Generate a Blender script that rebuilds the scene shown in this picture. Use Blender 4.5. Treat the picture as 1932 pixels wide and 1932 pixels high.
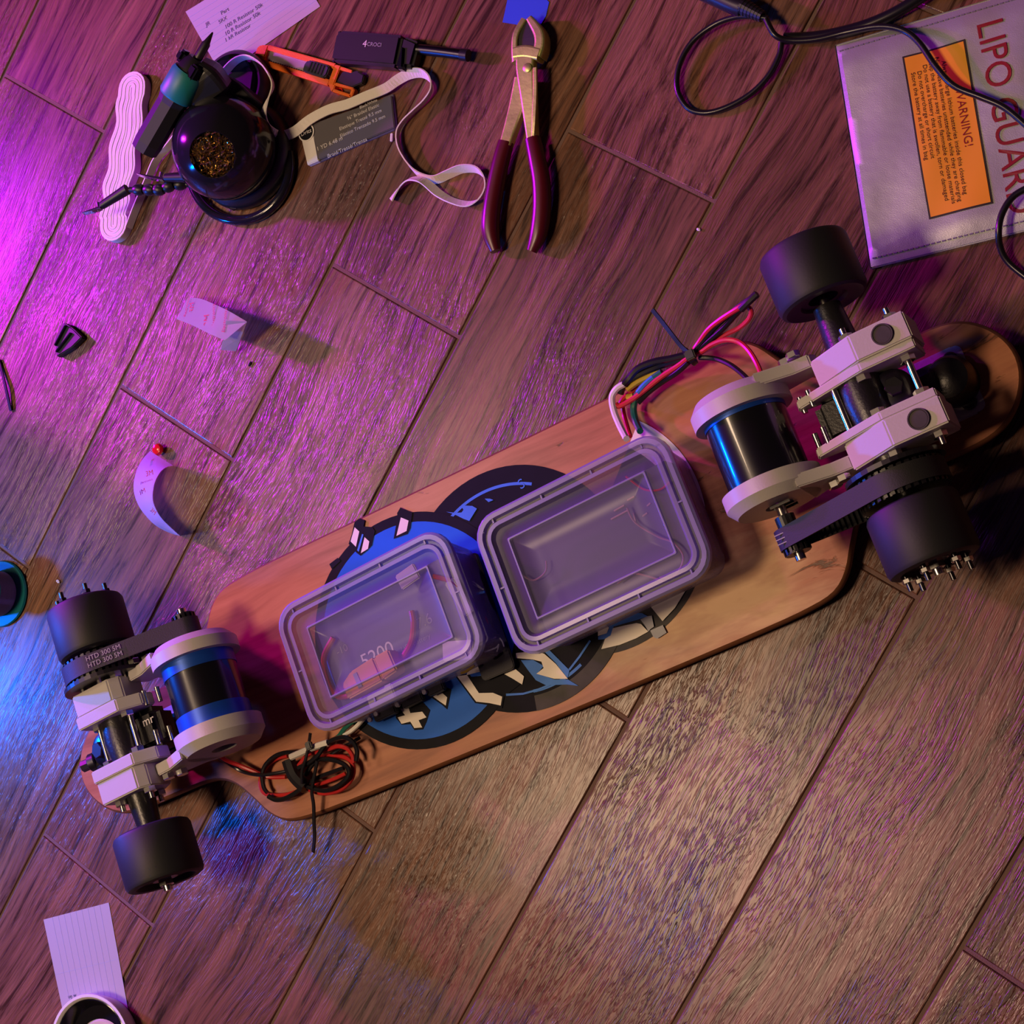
import bpy, bmesh, math, random
from mathutils import Vector, Matrix, Euler
random.seed(7)
for o in list(bpy.data.objects): bpy.data.objects.remove(o)
SC = bpy.context.scene; COL = SC.collection
V = Vector; PI = math.pi

# ------------------------------------------------------------------ camera
CR = (V((0.76573751, 0.46677717, -0.44245355)), V((0.475113, -0.87422157, -0.10002139)), V((-0.43349014, -0.1336253, -0.89119615)))
CC = V((1.24107324, 0.09646529, 1.35145592)); CF = 3396.45
cam_d = bpy.data.cameras.new('camera'); cam = bpy.data.objects.new('camera', cam_d); COL.objects.link(cam)
M = Matrix((CR[0], -CR[1], -CR[2])).transposed().to_4x4(); M.translation = CC
cam.matrix_world = M; cam_d.sensor_width = 36; cam_d.lens = CF / 1932 * 36; cam_d.clip_start = 0.01
SC.camera = cam
SC.view_settings.view_transform = 'Standard'; SC.view_settings.look = 'None'
SC.view_settings.exposure = 0.0; SC.view_settings.gamma = 1.0; SC.view_settings.use_curve_mapping = False

# ------------------------------------------------------------------ light
def at(x, y, z=0.0):
    """the point at height z that the photograph shows at pixel (x, y)"""
    d = CR[0] * ((x - 966) / CF) + CR[1] * ((y - 966) / CF) + CR[2]
    return CC + d * ((z - CC.z) / d.z)
world = bpy.data.worlds.new('room'); SC.world = world; world.use_nodes = True
world.node_tree.nodes['Background'].inputs[0].default_value = (0.50, 0.24, 0.55, 1)
world.node_tree.nodes['Background'].inputs[1].default_value = 0.022
def area(name, loc, target, size, sizey, color, power, spread=180):
    l = bpy.data.lights.new(name, 'AREA'); l.shape = 'RECTANGLE'; l.size = size; l.size_y = sizey
    l.color = color; l.energy = power; l.spread = math.radians(spread)
    o = bpy.data.objects.new(name, l); COL.objects.link(o); o.location = loc
    o.rotation_euler = (V(target) - V(loc)).to_track_quat('-Z', 'Y').to_euler()
    return o
C0 = at(966, 966)
area('ceiling_lamp', (0.15, -0.80, 2.4), (0.6, -0.1, 0), 0.40, 0.40, (1.0, 0.68, 0.42), 31)
area('ceiling_lamp', (-0.70, -0.52, 2.4), (0.6, -0.1, 0), 0.30, 0.30, (1.0, 0.70, 0.46), 9)
area('led_strip_magenta', (-1.45, -0.48, 1.00), (0.4, 0.0, 0), 0.09, 0.09, (0.86, 0.008, 0.84), 37)
area('led_strip_violet', (-0.95, -0.30, 0.58), (0.1, -0.1, 0), 0.09, 0.09, (0.30, 0.01, 1.0), 16)
area('led_strip_blue', (-0.19, -0.72, 0.34), (0.25, -0.42, 0), 0.05, 0.05, (0.0, 0.13, 1.0), 4.8, 130)

# ------------------------------------------------------------------ materials
def nt(m):
    return m.node_tree.nodes, m.node_tree.links
def mat(name, col, rough=0.5, metal=0.0, spec=0.5, coat=0.0, var=0.0, vscale=60, bump=0.0, bscale=400, alpha=1.0, emit=0):
    m = bpy.data.materials.new(name); m.use_nodes = True; n, l = nt(m); b = n['Principled BSDF']
    b.inputs['Base Color'].default_value = (*col, 1); b.inputs['Roughness'].default_value = rough
    b.inputs['Metallic'].default_value = metal; b.inputs['Specular IOR Level'].default_value = spec
    b.inputs['Coat Weight'].default_value = coat; b.inputs['Alpha'].default_value = alpha
    tc = n.new('ShaderNodeTexCoord')
    if var:
        t = n.new('ShaderNodeTexNoise'); t.inputs['Scale'].default_value = vscale; t.inputs['Detail'].default_value = 5
        l.new(tc.outputs['Object'], t.inputs['Vector'])
        mx = n.new('ShaderNodeMix'); mx.data_type = 'RGBA'
        mx.inputs[6].default_value = (*[c * (1 - var) for c in col], 1); mx.inputs[7].default_value = (*[min(1, c * (1 + var)) for c in col], 1)
        l.new(t.outputs['Fac'], mx.inputs[0]); l.new(mx.outputs[2], b.inputs['Base Color'])
    if bump:
        t = n.new('ShaderNodeTexNoise'); t.inputs['Scale'].default_value = bscale; t.inputs['Detail'].default_value = 4
        l.new(tc.outputs['Object'], t.inputs['Vector'])
        bp = n.new('ShaderNodeBump'); bp.inputs['Strength'].default_value = bump; bp.inputs['Distance'].default_value = 0.001
        l.new(t.outputs['Fac'], bp.inputs['Height']); l.new(bp.outputs[0], b.inputs['Normal'])
    return m

def ramp(n, l, src, stops):
    r = n.new('ShaderNodeValToRGB'); e = r.color_ramp.elements
    while len(e) < len(stops): e.new(0.5)
    for k, (p, c) in enumerate(stops):
        e[k].position = p; e[k].color = (*c, 1) if len(c) == 3 else c
    l.new(src, r.inputs[0]); return r.outputs[0]
def math_(n, l, op, a, b=None, clamp=False):
    k = n.new('ShaderNodeMath'); k.operation = op; k.use_clamp = clamp
    for i, v in enumerate((a, b)):
        if v is None: continue
        if isinstance(v, (int, float)): k.inputs[i].default_value = v
        else: l.new(v, k.inputs[i])
    return k.outputs[0]
def noise(n, l, vec, scale, detail=4, rough=0.5, dist=0.0):
    t = n.new('ShaderNodeTexNoise'); t.inputs['Scale'].default_value = scale; t.inputs['Detail'].default_value = detail
    t.inputs['Roughness'].default_value = rough; t.inputs['Distortion'].default_value = dist
    l.new(vec, t.inputs['Vector']); return t.outputs['Fac']
def mapping(n, l, vec, scale=(1, 1, 1), rot=(0, 0, 0), loc=None):
    m = n.new('ShaderNodeMapping'); m.inputs['Scale'].default_value = scale; m.inputs['Rotation'].default_value = rot
    if loc is not None: l.new(loc, m.inputs['Location'])
    l.new(vec, m.inputs['Vector']); return m.outputs[0]

def plank_material():
    m = bpy.data.materials.new('wood_look_tile'); m.use_nodes = True; n, l = nt(m); b = n['Principled BSDF']
    tc = n.new('ShaderNodeTexCoord'); oi = n.new('ShaderNodeObjectInfo')
    rnd = n.new('ShaderNodeCombineXYZ')
    l.new(math_(n, l, 'MULTIPLY', oi.outputs['Random'], 13.0), rnd.inputs[0]); l.new(math_(n, l, 'MULTIPLY', oi.outputs['Random'], 37.0), rnd.inputs[1]); l.new(math_(n, l, 'MULTIPLY', oi.outputs['Random'], 7.0), rnd.inputs[2])
    add = n.new('ShaderNodeVectorMath'); add.operation = 'ADD'; l.new(tc.outputs['Object'], add.inputs[0]); l.new(rnd.outputs[0], add.inputs[1])
    P = add.outputs[0]
    # gentle waviness of the grain
    w = n.new('ShaderNodeTexNoise'); w.inputs['Scale'].default_value = 5.5; w.inputs['Detail'].default_value = 2
    l.new(mapping(n, l, P, (1, 0.55, 1)), w.inputs['Vector'])
    sub = n.new('ShaderNodeVectorMath'); sub.operation = 'MULTIPLY_ADD'; l.new(w.outputs['Color'], sub.inputs[0]); sub.inputs[1].default_value = (0.06, 0, 0.06); l.new(P, sub.inputs[2])
    G = mapping(n, l, sub.outputs[0], (1, 0.04, 1))
    broad = noise(n, l, G, 26, 3, 0.5)
    fine = noise(n, l, G, 210, 5, 0.65)
    col = ramp(n, l, broad, [(0.26, (0.070, 0.031, 0.020)), (0.45, (0.150, 0.066, 0.042)), (0.60, (0.195, 0.092, 0.058)), (0.8, (0.25, 0.135, 0.085))])
    col2 = ramp(n, l, fine, [(0.36, (0.26, 0.20, 0.18)), (0.48, (0.88, 0.86, 0.84)), (0.64, (1.30, 1.24, 1.16))])
    mx = n.new('ShaderNodeMix'); mx.data_type = 'RGBA'; mx.blend_type = 'MULTIPLY'; mx.inputs[0].default_value = 1
    l.new(col, mx.inputs[6]); l.new(col2, mx.inputs[7])
    tone = math_(n, l, 'ADD', math_(n, l, 'MULTIPLY', oi.outputs['Random'], 0.3), 0.85)
    mx2 = n.new('ShaderNodeVectorMath'); mx2.operation = 'SCALE'; l.new(mx.outputs[2], mx2.inputs[0]); l.new(tone, mx2.inputs['Scale'])
    l.new(mx2.outputs[0], b.inputs['Base Color'])
    # embossed pores, deeper in patches
    patch = noise(n, l, mapping(n, l, P, (1, 0.3, 1)), 14, 2, 0.5)
    G2 = mapping(n, l, sub.outputs[0], (1, 0.07, 1))
    pores = noise(n, l, G2, 640, 2, 0.5, 0.25)
    pores = ramp(n, l, pores, [(0.42, (0, 0, 0)), (0.56, (1, 1, 1))])
    amt = ramp(n, l, patch, [(0.38, (0.16, 0.16, 0.16)), (0.62, (1, 1, 1))])
    h = math_(n, l, 'MULTIPLY', pores, amt)
    h = math_(n, l, 'ADD', h, math_(n, l, 'MULTIPLY', fine, 0.45))
    bp = n.new('ShaderNodeBump'); bp.inputs['Strength'].default_value = 0.55; bp.inputs['Distance'].default_value = 0.0006
    l.new(h, bp.inputs['Height']); l.new(bp.outputs[0], b.inputs['Normal'])
    b.inputs['Roughness'].default_value = 0.30; b.inputs['Specular IOR Level'].default_value = 0.43
    return m

def deck_material():
    m = bpy.data.materials.new('varnished_maple'); m.use_nodes = True; n, l = nt(m); b = n['Principled BSDF']
    tc = n.new('ShaderNodeTexCoord')
    R_ = mapping(n, l, tc.outputs['Object'], (1, 1, 1), (0, 0, -math.atan2(0.78595539, 0.61828321)))
    w = n.new('ShaderNodeTexNoise'); w.inputs['Scale'].default_value = 9; w.inputs['Detail'].default_value = 2; l.new(mapping(n, l, R_, (0.4, 1, 1)), w.inputs['Vector'])
    s = n.new('ShaderNodeVectorMath'); s.operation = 'MULTIPLY_ADD'; l.new(w.outputs['Color'], s.inputs[0]); s.inputs[1].default_value = (0, 0.05, 0); l.new(R_, s.inputs[2])
    a = noise(n, l, mapping(n, l, s.outputs[0], (0.08, 1, 1)), 90, 4, 0.6)
    c = ramp(n, l, a, [(0.3, (0.27, 0.085, 0.036)), (0.5, (0.40, 0.140, 0.062)), (0.75, (0.50, 0.200, 0.090))])
    # scratches and chips where the board has been ground, strongest towards one end
    sc = noise(n, l, mapping(n, l, s.outputs[0], (0.22, 1, 1)), 75, 5, 0.7, 0.8)
    sx = n.new('ShaderNodeSeparateXYZ'); l.new(R_, sx.inputs[0])
    side = math_(n, l, 'MULTIPLY', math_(n, l, 'SUBTRACT', sx.outputs[0], 0.02), 1.6, True)
    # varnish ground off to pale wood near one corner
    du = math_(n, l, 'MULTIPLY', math_(n, l, 'SUBTRACT', sx.outputs[0], 0.17), 7.5); dv = math_(n, l, 'MULTIPLY', math_(n, l, 'ADD', sx.outputs[1], 0.085), 17.0)
    rr = math_(n, l, 'ADD', math_(n, l, 'MULTIPLY', du, du), math_(n, l, 'MULTIPLY', dv, dv))
    wn = noise(n, l, mapping(n, l, s.outputs[0], (0.3, 1, 1)), 40, 4, 0.6)
    pale = ramp(n, l, math_(n, l, 'ADD', math_(n, l, 'MULTIPLY', rr, -0.35), wn), [(0.28, (0, 0, 0)), (0.55, (1, 1, 1))])
    pm = n.new('ShaderNodeMix'); pm.data_type = 'RGBA'; l.new(pale, pm.inputs[0]); l.new(c, pm.inputs[6]); pm.inputs[7].default_value = (0.66, 0.40, 0.19, 1); c = pm.outputs[2]
    th = math_(n, l, 'ADD', sc, math_(n, l, 'MULTIPLY', side, 0.13))
    k = ramp(n, l, th, [(0.69, (0, 0, 0)), (0.74, (1, 1, 1))])
    mx = n.new('ShaderNodeMix'); mx.data_type = 'RGBA'; l.new(k, mx.inputs[0]); l.new(c, mx.inputs[6]); mx.inputs[7].default_value = (0.13, 0.055, 0.022, 1)
    l.new(mx.outputs[2], b.inputs['Base Color'])
    b.inputs['Roughness'].default_value = 0.38; b.inputs['Specular IOR Level'].default_value = 0.2; b.inputs['Coat Weight'].default_value = 0.10; b.inputs['Coat Roughness'].default_value = 0.16
    bp = n.new('ShaderNodeBump'); bp.inputs['Strength'].default_value = 0.4; bp.inputs['Distance'].default_value = 0.0005; bp.invert = True
    l.new(math_(n, l, 'ADD', k, math_(n, l, 'MULTIPLY', a, 0.3)), bp.inputs['Height']); l.new(bp.outputs[0], b.inputs['Normal'])
    return m

def frosted(name, col, mixf, rough=0.25):
    m = bpy.data.materials.new(name); m.use_nodes = True; n, l = nt(m); b = n['Principled BSDF']
    b.inputs['Base Color'].default_value = (*col, 1); b.inputs['Roughness'].default_value = rough
    b.inputs['Subsurface Weight'].default_value = 0.0
    tr = n.new('ShaderNodeBsdfTransparent'); tr.inputs[0].default_value = (0.80, 0.78, 0.92, 1)
    lw = n.new('ShaderNodeLayerWeight'); lw.inputs[0].default_value = 0.35
    f = math_(n, l, 'ADD', math_(n, l, 'MULTIPLY', lw.outputs['Facing'], 0.45), mixf, True)
    ms = n.new('ShaderNodeMixShader'); l.new(f, ms.inputs[0]); l.new(tr.outputs[0], ms.inputs[1]); l.new(b.outputs[0], ms.inputs[2])
    l.new(ms.outputs[0], n['Material Output'].inputs[0])
    return m

MT = dict(
    tile=plank_material(), grout=mat('grout', (0.17, 0.10, 0.085), 0.9, bump=0.5, bscale=900),
    deck=deck_material(), ply=mat('plywood_edge', (0.20, 0.075, 0.03), 0.5, var=0.3, vscale=120),
    black=mat('black_plastic', (0.012, 0.011, 0.014), 0.38), blackm=mat('matte_black_rubber', (0.018, 0.018, 0.021), 0.62, bump=0.15, bscale=900),
    urethane=mat('black_urethane', (0.012, 0.012, 0.016), 0.58, bump=0.05, bscale=500),
    casting=mat('black_painted_casting', (0.012, 0.011, 0.013), 0.33, bump=0.2, bscale=500),
    gloss=mat('gloss_black', (0.010, 0.009, 0.014), 0.13), motor=mat('motor_black', (0.006, 0.006, 0.008), 0.24, metal=0.0, coat=0.5),
    blue=mat('blue_anodised', (0.012, 0.075, 0.42), 0.35, metal=0.35), white_pla=mat('white_printed_plastic', (0.52, 0.49, 0.47), 0.42, bump=0.08, bscale=600),
    steel=mat('zinc_steel', (0.72, 0.70, 0.66), 0.22, metal=1.0), darksteel=mat('dark_steel', (0.10, 0.10, 0.11), 0.3, metal=1.0), plate=mat('cast_grey_plate', (0.50, 0.48, 0.47), 0.5, metal=0.1, bump=0.3, bscale=400),
    d_black=mat('print_black', (0.010, 0.010, 0.014), 0.55, spec=0.06, var=0.25, vscale=50), d_worn=mat('print_worn_black', (0.065, 0.06, 0.055), 0.5, spec=0.12, var=0.5, vscale=70),
    d_blue=mat('print_blue', (0.008, 0.13, 0.62), 0.4, spec=0.10, var=0.12, vscale=40), d_lblue=mat('print_light_blue', (0.06, 0.22, 0.66), 0.4, spec=0.10, var=0.15), d_white=mat('print_cream', (0.80, 0.73, 0.58), 0.45, var=0.08, vscale=60), d_grey=mat('print_worn_grey', (0.36, 0.37, 0.40), 0.5, var=0.25, vscale=90),
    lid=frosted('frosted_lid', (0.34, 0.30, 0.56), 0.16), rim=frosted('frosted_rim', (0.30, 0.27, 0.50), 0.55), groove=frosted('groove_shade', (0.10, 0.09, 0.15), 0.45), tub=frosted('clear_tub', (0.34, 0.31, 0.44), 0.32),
    batt=mat('battery_wrap', (0.07, 0.055, 0.20), 0.35), board=mat('dark_circuit_case', (0.05, 0.045, 0.075), 0.5),
    orange=mat('orange_plastic', (0.85, 0.16, 0.01), 0.4, bump=0.2, bscale=700), conn=mat('yellow_orange_nylon', (0.80, 0.33, 0.08), 0.45), whitep=mat('white_plastic', (0.80, 0.77, 0.74), 0.4), foam=mat('white_foam', (0.75, 0.70, 0.72), 0.8),
    red=mat('red_wire', (0.55, 0.02, 0.02), 0.35), redpink=mat('red_silicone', (0.62, 0.025, 0.05), 0.35), bwire=mat('black_wire', (0.010, 0.009, 0.012), 0.28), green=mat('green_wire', (0.01, 0.13, 0.09), 0.3), wwire=mat('white_wire', (0.78, 0.74, 0.66), 0.4), ywire=mat('yellow_sleeve', (0.62, 0.42, 0.04), 0.4), tan=mat('tan_wire', (0.45, 0.26, 0.2), 0.5),
    paper=mat('white_card_paper', (0.44, 0.43, 0.44), 0.8), line=mat('ruled_line_blue', (0.38, 0.42, 0.62), 0.8), ink=mat('pen_ink', (0.05, 0.05, 0.14), 0.6),
    elastic=mat('white_elastic', (0.82, 0.77, 0.70), 0.8, bump=0.5, bscale=1500), card=mat('dark_grey_card', (0.095, 0.085, 0.095), 0.4), cardtext=mat('pale_print', (0.70, 0.66, 0.66), 0.5),
    silver=None, dlabel=mat('amber_label', (0.85, 0.36, 0.012), 0.5, var=0.1, vscale=20), dred=mat('red_print', (0.42, 0.02, 0.03), 0.5), dblk=mat('black_border', (0.02, 0.01, 0.01), 0.5), stitch=mat('grey_thread', (0.16, 0.15, 0.18), 0.7),
    teal=mat('teal_rubber', (0.01, 0.20, 0.20), 0.45), tip=mat('iron_tip', (0.05, 0.045, 0.05), 0.4, metal=0.8), brass=mat('brass_wool', (0.62, 0.45, 0.20), 0.22, metal=1.0), chrome=mat('clip_chrome', (0.8, 0.78, 0.76), 0.2, metal=1.0),
    jaw=mat('worn_plier_steel', (0.60, 0.62, 0.20), 0.40, metal=0.75, var=0.35, vscale=90, bump=0.12, bscale=300), jawin=mat('dark_jaw', (0.015, 0.013, 0.013), 0.65), grip=mat('maroon_dipped_grip', (0.085, 0.004, 0.012), 0.33),
    tapeblue=mat('blue_masking_tape', (0.01, 0.07, 0.62), 0.75), blade=mat('blade_channel', (0.55, 0.50, 0.55), 0.3, metal=0.6), slider=mat('navy_slider', (0.02, 0.02, 0.05), 0.5),
    liner=mat('white_tape_liner', (0.58, 0.55, 0.53), 0.5), linerred=mat('liner_red_print', (0.62, 0.05, 0.08), 0.6), redgloss=mat('red_gloss', (0.6, 0.01, 0.01), 0.15), tealspool=mat('teal_spool', (0.005, 0.17, 0.20), 0.3), solder=mat('solder_wire', (0.40, 0.40, 0.41), 0.3, metal=0.6), cream=mat('cream_disc', (0.62, 0.55, 0.40), 0.3, var=0.3, vscale=40),
)
def silver_cloth():
    m = bpy.data.materials.new('silver_coated_cloth'); m.use_nodes = True; n, l = nt(m); b = n['Principled BSDF']
    b.inputs['Base Color'].default_value = (0.40, 0.41, 0.39, 1); b.inputs['Metallic'].default_value = 0.35; b.inputs['Roughness'].default_value = 0.42
    tc = n.new('ShaderNodeTexCoord')
    w = noise(n, l, tc.outputs['Object'], 17, 3, 0.55); f = noise(n, l, tc.outputs['Object'], 1300, 2)
    bp = n.new('ShaderNodeBump'); bp.inputs['Strength'].default_value = 0.35; bp.inputs['Distance'].default_value = 0.004; l.new(w, bp.inputs['Height'])
    bq = n.new('ShaderNodeBump'); bq.inputs['Strength'].default_value = 0.3; bq.inputs['Distance'].default_value = 0.0004; l.new(f, bq.inputs['Height']); l.new(bp.outputs[0], bq.inputs['Normal'])
    l.new(bq.outputs[0], b.inputs['Normal']); return m
MT['silver'] = silver_cloth()
def thin_paper():
    m = MT['liner']; n, l = nt(m); t = n.new('ShaderNodeBsdfTranslucent'); t.inputs[0].default_value = (0.97, 0.96, 0.95, 1)
    ms = n.new('ShaderNodeMixShader'); ms.inputs[0].default_value = 0.68
    l.new(n['Principled BSDF'].outputs[0], ms.inputs[1]); l.new(t.outputs[0], ms.inputs[2]); l.new(ms.outputs[0], n['Material Output'].inputs[0])
thin_paper()

# ------------------------------------------------------------------ object helpers
def root_of(o):
    while o.parent: o = o.parent
    return o
def thing(name, label, cat, loc, group=None):
    o = bpy.data.objects.new(name, None); COL.objects.link(o); o.location = loc; o.empty_display_size = 0.02
    o['label'] = label; o['category'] = cat
    if group: o['group'] = group
    return o
def tag(o, label, cat, group=None):
    o['label'] = label; o['category'] = cat
    if group: o['group'] = group
    return o
def obj(name, bm, m, parent=None, label=None, smooth=False, org=None):
    """bm is in world coordinates; the parts of a thing share the origin of its Empty"""
    if parent is not None: org = root_of(parent).location
    if org is None:
        zs = [v.co for v in bm.verts]; org = V((sum(c.x for c in zs) / len(zs), sum(c.y for c in zs) / len(zs), min(c.z for c in zs)))
    org = V(org); bmesh.ops.translate(bm, verts=bm.verts, vec=-org)
    bmesh.ops.recalc_face_normals(bm, faces=bm.faces)
    me = bpy.data.meshes.new(name); bm.to_mesh(me); bm.free(); me.materials.append(MT[m] if isinstance(m, str) else m)
    if smooth: me.shade_smooth(); me.set_sharp_from_angle(angle=math.radians(38))
    o = bpy.data.objects.new(name, me); COL.objects.link(o)
    if parent is not None: o.parent = parent
    else: o.location = org
    if label: o['label'] = label
    return o
def xf(bm, Mx): bmesh.ops.transform(bm, matrix=Mx, verts=bm.verts); return bm
def join(*bms):
    out = bmesh.new()
    for b in bms:
        me = bpy.data.meshes.new('t'); b.to_mesh(me); b.free(); out.from_mesh(me); bpy.data.meshes.remove(me)
    return out
def frame(o, x, z=V((0, 0, 1))):
    """matrix with local x along x, local z as near z as possible"""
    x = V(x).normalized(); y = V(z).cross(x).normalized(); zz = x.cross(y)
    Mx = Matrix((x, y, zz)).transposed().to_4x4(); Mx.translation = V(o); return Mx
def box(c, s, bev=0.0, seg=2, Mx=None):
    bm = bmesh.new(); bmesh.ops.create_cube(bm, size=1); bmesh.ops.scale(bm, vec=s, verts=bm.verts); 
    if bev: bmesh.ops.bevel(bm, geom=bm.edges[:], offset=bev, segments=seg, affect='EDGES')
    bmesh.ops.translate(bm, vec=c, verts=bm.verts)
    return xf(bm, Mx) if Mx is not None else bm
def lathe(prof, n=32, Mx=None, closed=False):
    """prof: (radius, height) pairs about local z"""
    bm = bmesh.new(); rings = []
    for r, h in prof:
        if r < 1e-6: rings.append([bm.verts.new((0, 0, h))])
        else: rings.append([bm.verts.new((r * math.cos(2 * PI * k / n), r * math.sin(2 * PI * k / n), h)) for k in range(n)])
    pr = list(zip(rings, rings[1:])) + ([(rings[-1], rings[0])] if closed else [])
    for a, b in pr:
        for k in range(n):
            j = (k + 1) % n
            if len(a) == 1 and len(b) == 1: continue
            if len(a) == 1: bm.faces.new((a[0], b[k], b[j]))
            elif len(b) == 1: bm.faces.new((a[k], a[j], b[0]))
            else: bm.faces.new((a[k], a[j], b[j], b[k]))
    return xf(bm, Mx) if Mx is not None else bm
def cyl(r, h, n=24, Mx=None, bev=0.0, r2=None):
    r2 = r if r2 is None else r2
    p = [(0, 0), (r - bev, 0), (r, bev), (r2, h - bev), (r2 - bev, h), (0, h)] if bev else [(0, 0), (r, 0), (r2, h), (0, h)]
    return lathe(p, n, Mx)
def along(p, d):
    """matrix placing local z along d at p"""
    d = V(d).normalized(); up = V((0, 0, 1)) if abs(d.z) < 0.95 else V((1, 0, 0))
    x = up.cross(d).normalized(); y = d.cross(x); Mx = Matrix((x, y, d)).transposed().to_4x4(); Mx.translation = V(p); return Mx
def spline(pts, n=8):
    pts = [V(p) for p in pts]; out = []
    for i in range(len(pts) - 1):
        p0 = pts[max(i - 1, 0)]; p1 = pts[i]; p2 = pts[i + 1]; p3 = pts[min(i + 2, len(pts) - 1)]
        for k in range(n):
            t = k / n; out.append(0.5 * ((2 * p1) + (p2 - p0) * t + (2 * p0 - 5 * p1 + 4 * p2 - p3) * t * t + (3 * p1 - p0 - 3 * p2 + p3) * t ** 3))
    out.append(pts[-1]); return out
def tube(pts, r, n=8, smooth=6, taper=None, cap=True):
    P = spline(pts, smooth) if smooth > 1 else [V(p) for p in pts]
    bm = bmesh.new(); rings = []; ref = None
    for i, p in enumerate(P):
        d = (P[min(i + 1, len(P) - 1)] - P[max(i - 1, 0)])
        if d.length < 1e-9: d = V((1, 0, 0))
        d.normalize()
        if ref is None: ref = (V((0, 0, 1)) if abs(d.z) < 0.9 else V((1, 0, 0)))
        x = (ref - d * ref.dot(d)).normalized(); ref = x; y = d.cross(x)
        rr = r if taper is None else r * taper(i / (len(P) - 1))
        rings.append([bm.verts.new(p + x * rr * math.cos(2 * PI * k / n) + y * rr * math.sin(2 * PI * k / n)) for k in range(n)])
    for a, b in zip(rings, rings[1:]):
        for k in range(n): bm.faces.new((a[k], a[(k + 1) % n], b[(k + 1) % n], b[k]))
    if cap: bm.faces.new(rings[0][::-1]); bm.faces.new(rings[-1])
    return bm
def loft(pts, secs, n=4, rnd=0.35, seg=3):
    """rounded bar along pts; secs = (half width across, half height) per point; heights are vertical"""
    P = spline([V((*p, 0)) if len(p) == 2 else V(p) for p in pts], n)
    S = spline([V((a, b, 0)) for a, b in secs], n)
    bm = bmesh.new(); rings = []
    for i, p in enumerate(P):
        d = P[min(i + 1, len(P) - 1)] - P[max(i - 1, 0)]; d.normalize()
        x = V((0, 0, 1)).cross(d).normalized(); z = d.cross(x).normalized()
        w, h = S[i].x, S[i].y; c = rnd * 2 * min(w, h) * 0.5 / 0.5; ring = []
        for sx, sz, a0 in ((1, 1, 0), (-1, 1, 90), (-1, -1, 180), (1, -1, 270)):
            for k in range(seg + 1):
                a = math.radians(a0 + 90 * k / seg); ring.append(bm.verts.new(p + x * (sx * (w - c) + c * math.cos(a)) + z * (sz * (h - c) + c * math.sin(a))))
        rings.append(ring)
    m = len(rings[0])
    for a, b in zip(rings, rings[1:]):
        for k in range(m): bm.faces.new((a[k], a[(k + 1) % m], b[(k + 1) % m], b[k]))
    bm.faces.new(rings[0][::-1]); bm.faces.new(rings[-1]); return bm
def ribbon(pts, width, thick, tilt=0.0, n=6, tilts=None):
    """strap along pts; tilt 0 lies flat, 90 stands on edge"""
    P = spline(pts, n); T = spline([V((t, 0, 0)) for t in (tilts or [tilt] * len(pts))], n)
    bm = bmesh.new(); rings = []
    for i, p in enumerate(P):
        d = P[min(i + 1, len(P) - 1)] - P[max(i - 1, 0)]; d.z *= 0.3; d.normalize()
        x = V((0, 0, 1)).cross(d).normalized(); z = d.cross(x)
        a = math.radians(T[i].x); w = x * math.cos(a) + z * math.sin(a); q = d.cross(w).normalized()
        lift = V((0, 0, abs(math.sin(a)) * width / 2))
        rings.append([bm.verts.new(p + lift + w * sx * width / 2 + q * sq * thick / 2) for sx, sq in ((1, 1), (-1, 1), (-1, -1), (1, -1))])
    for a, b in zip(rings, rings[1:]):
        for k in range(4): bm.faces.new((a[k], a[(k + 1) % 4], b[(k + 1) % 4], b[k]))
    bm.faces.new(rings[0][::-1]); bm.faces.new(rings[-1]); return bm
def prism(poly, z0, z1, bev=0.0, Mx=None):
    """poly in the xy plane, extruded z0..z1"""
    bm = bmesh.new(); v = [bm.verts.new((x, y, z0)) for x, y in poly]; f = bm.faces.new(v)
    r = bmesh.ops.extrude_face_region(bm, geom=[f]); nv = [e for e in r['geom'] if isinstance(e, bmesh.types.BMVert)]
    bmesh.ops.translate(bm, vec=(0, 0, z1 - z0), verts=nv)
    bmesh.ops.recalc_face_normals(bm, faces=bm.faces)
    if bev: bmesh.ops.bevel(bm, geom=bm.edges[:], offset=bev, segments=2, affect='EDGES')
    return xf(bm, Mx) if Mx is not None else bm
def rrect(hx, hy, r, n=6):
    out = []
    for sx, sy, a0 in ((1, 1, 0), (-1, 1, 90), (-1, -1, 180), (1, -1, 270)):
        for k in range(n + 1):
            a = math.radians(a0 + 90 * k / n); out.append((sx * (hx - r) + r * math.cos(a), sy * (hy - r) + r * math.sin(a)))
    return out
def rrloft(hx, hy, r, steps, Mx, n=6, cap=True, capb=False):
    """steps: (inset, z); nested rounded rectangles"""
    bm = bmesh.new(); rings = []
    for ins, z in steps:
        rings.append([bm.verts.new((x, y, z)) for x, y in rrect(hx - ins, hy - ins, max(r - ins * 0.8, 0.0015), n)])
    m = len(rings[0])
    for a, b in zip(rings, rings[1:]):
        for k in range(m): bm.faces.new((a[k], a[(k + 1) % m], b[(k + 1) % m], b[k]))
    if cap: bm.faces.new(rings[-1])
    if capb: bm.faces.new(rings[0][::-1])
    return xf(bm, Mx)
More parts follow.
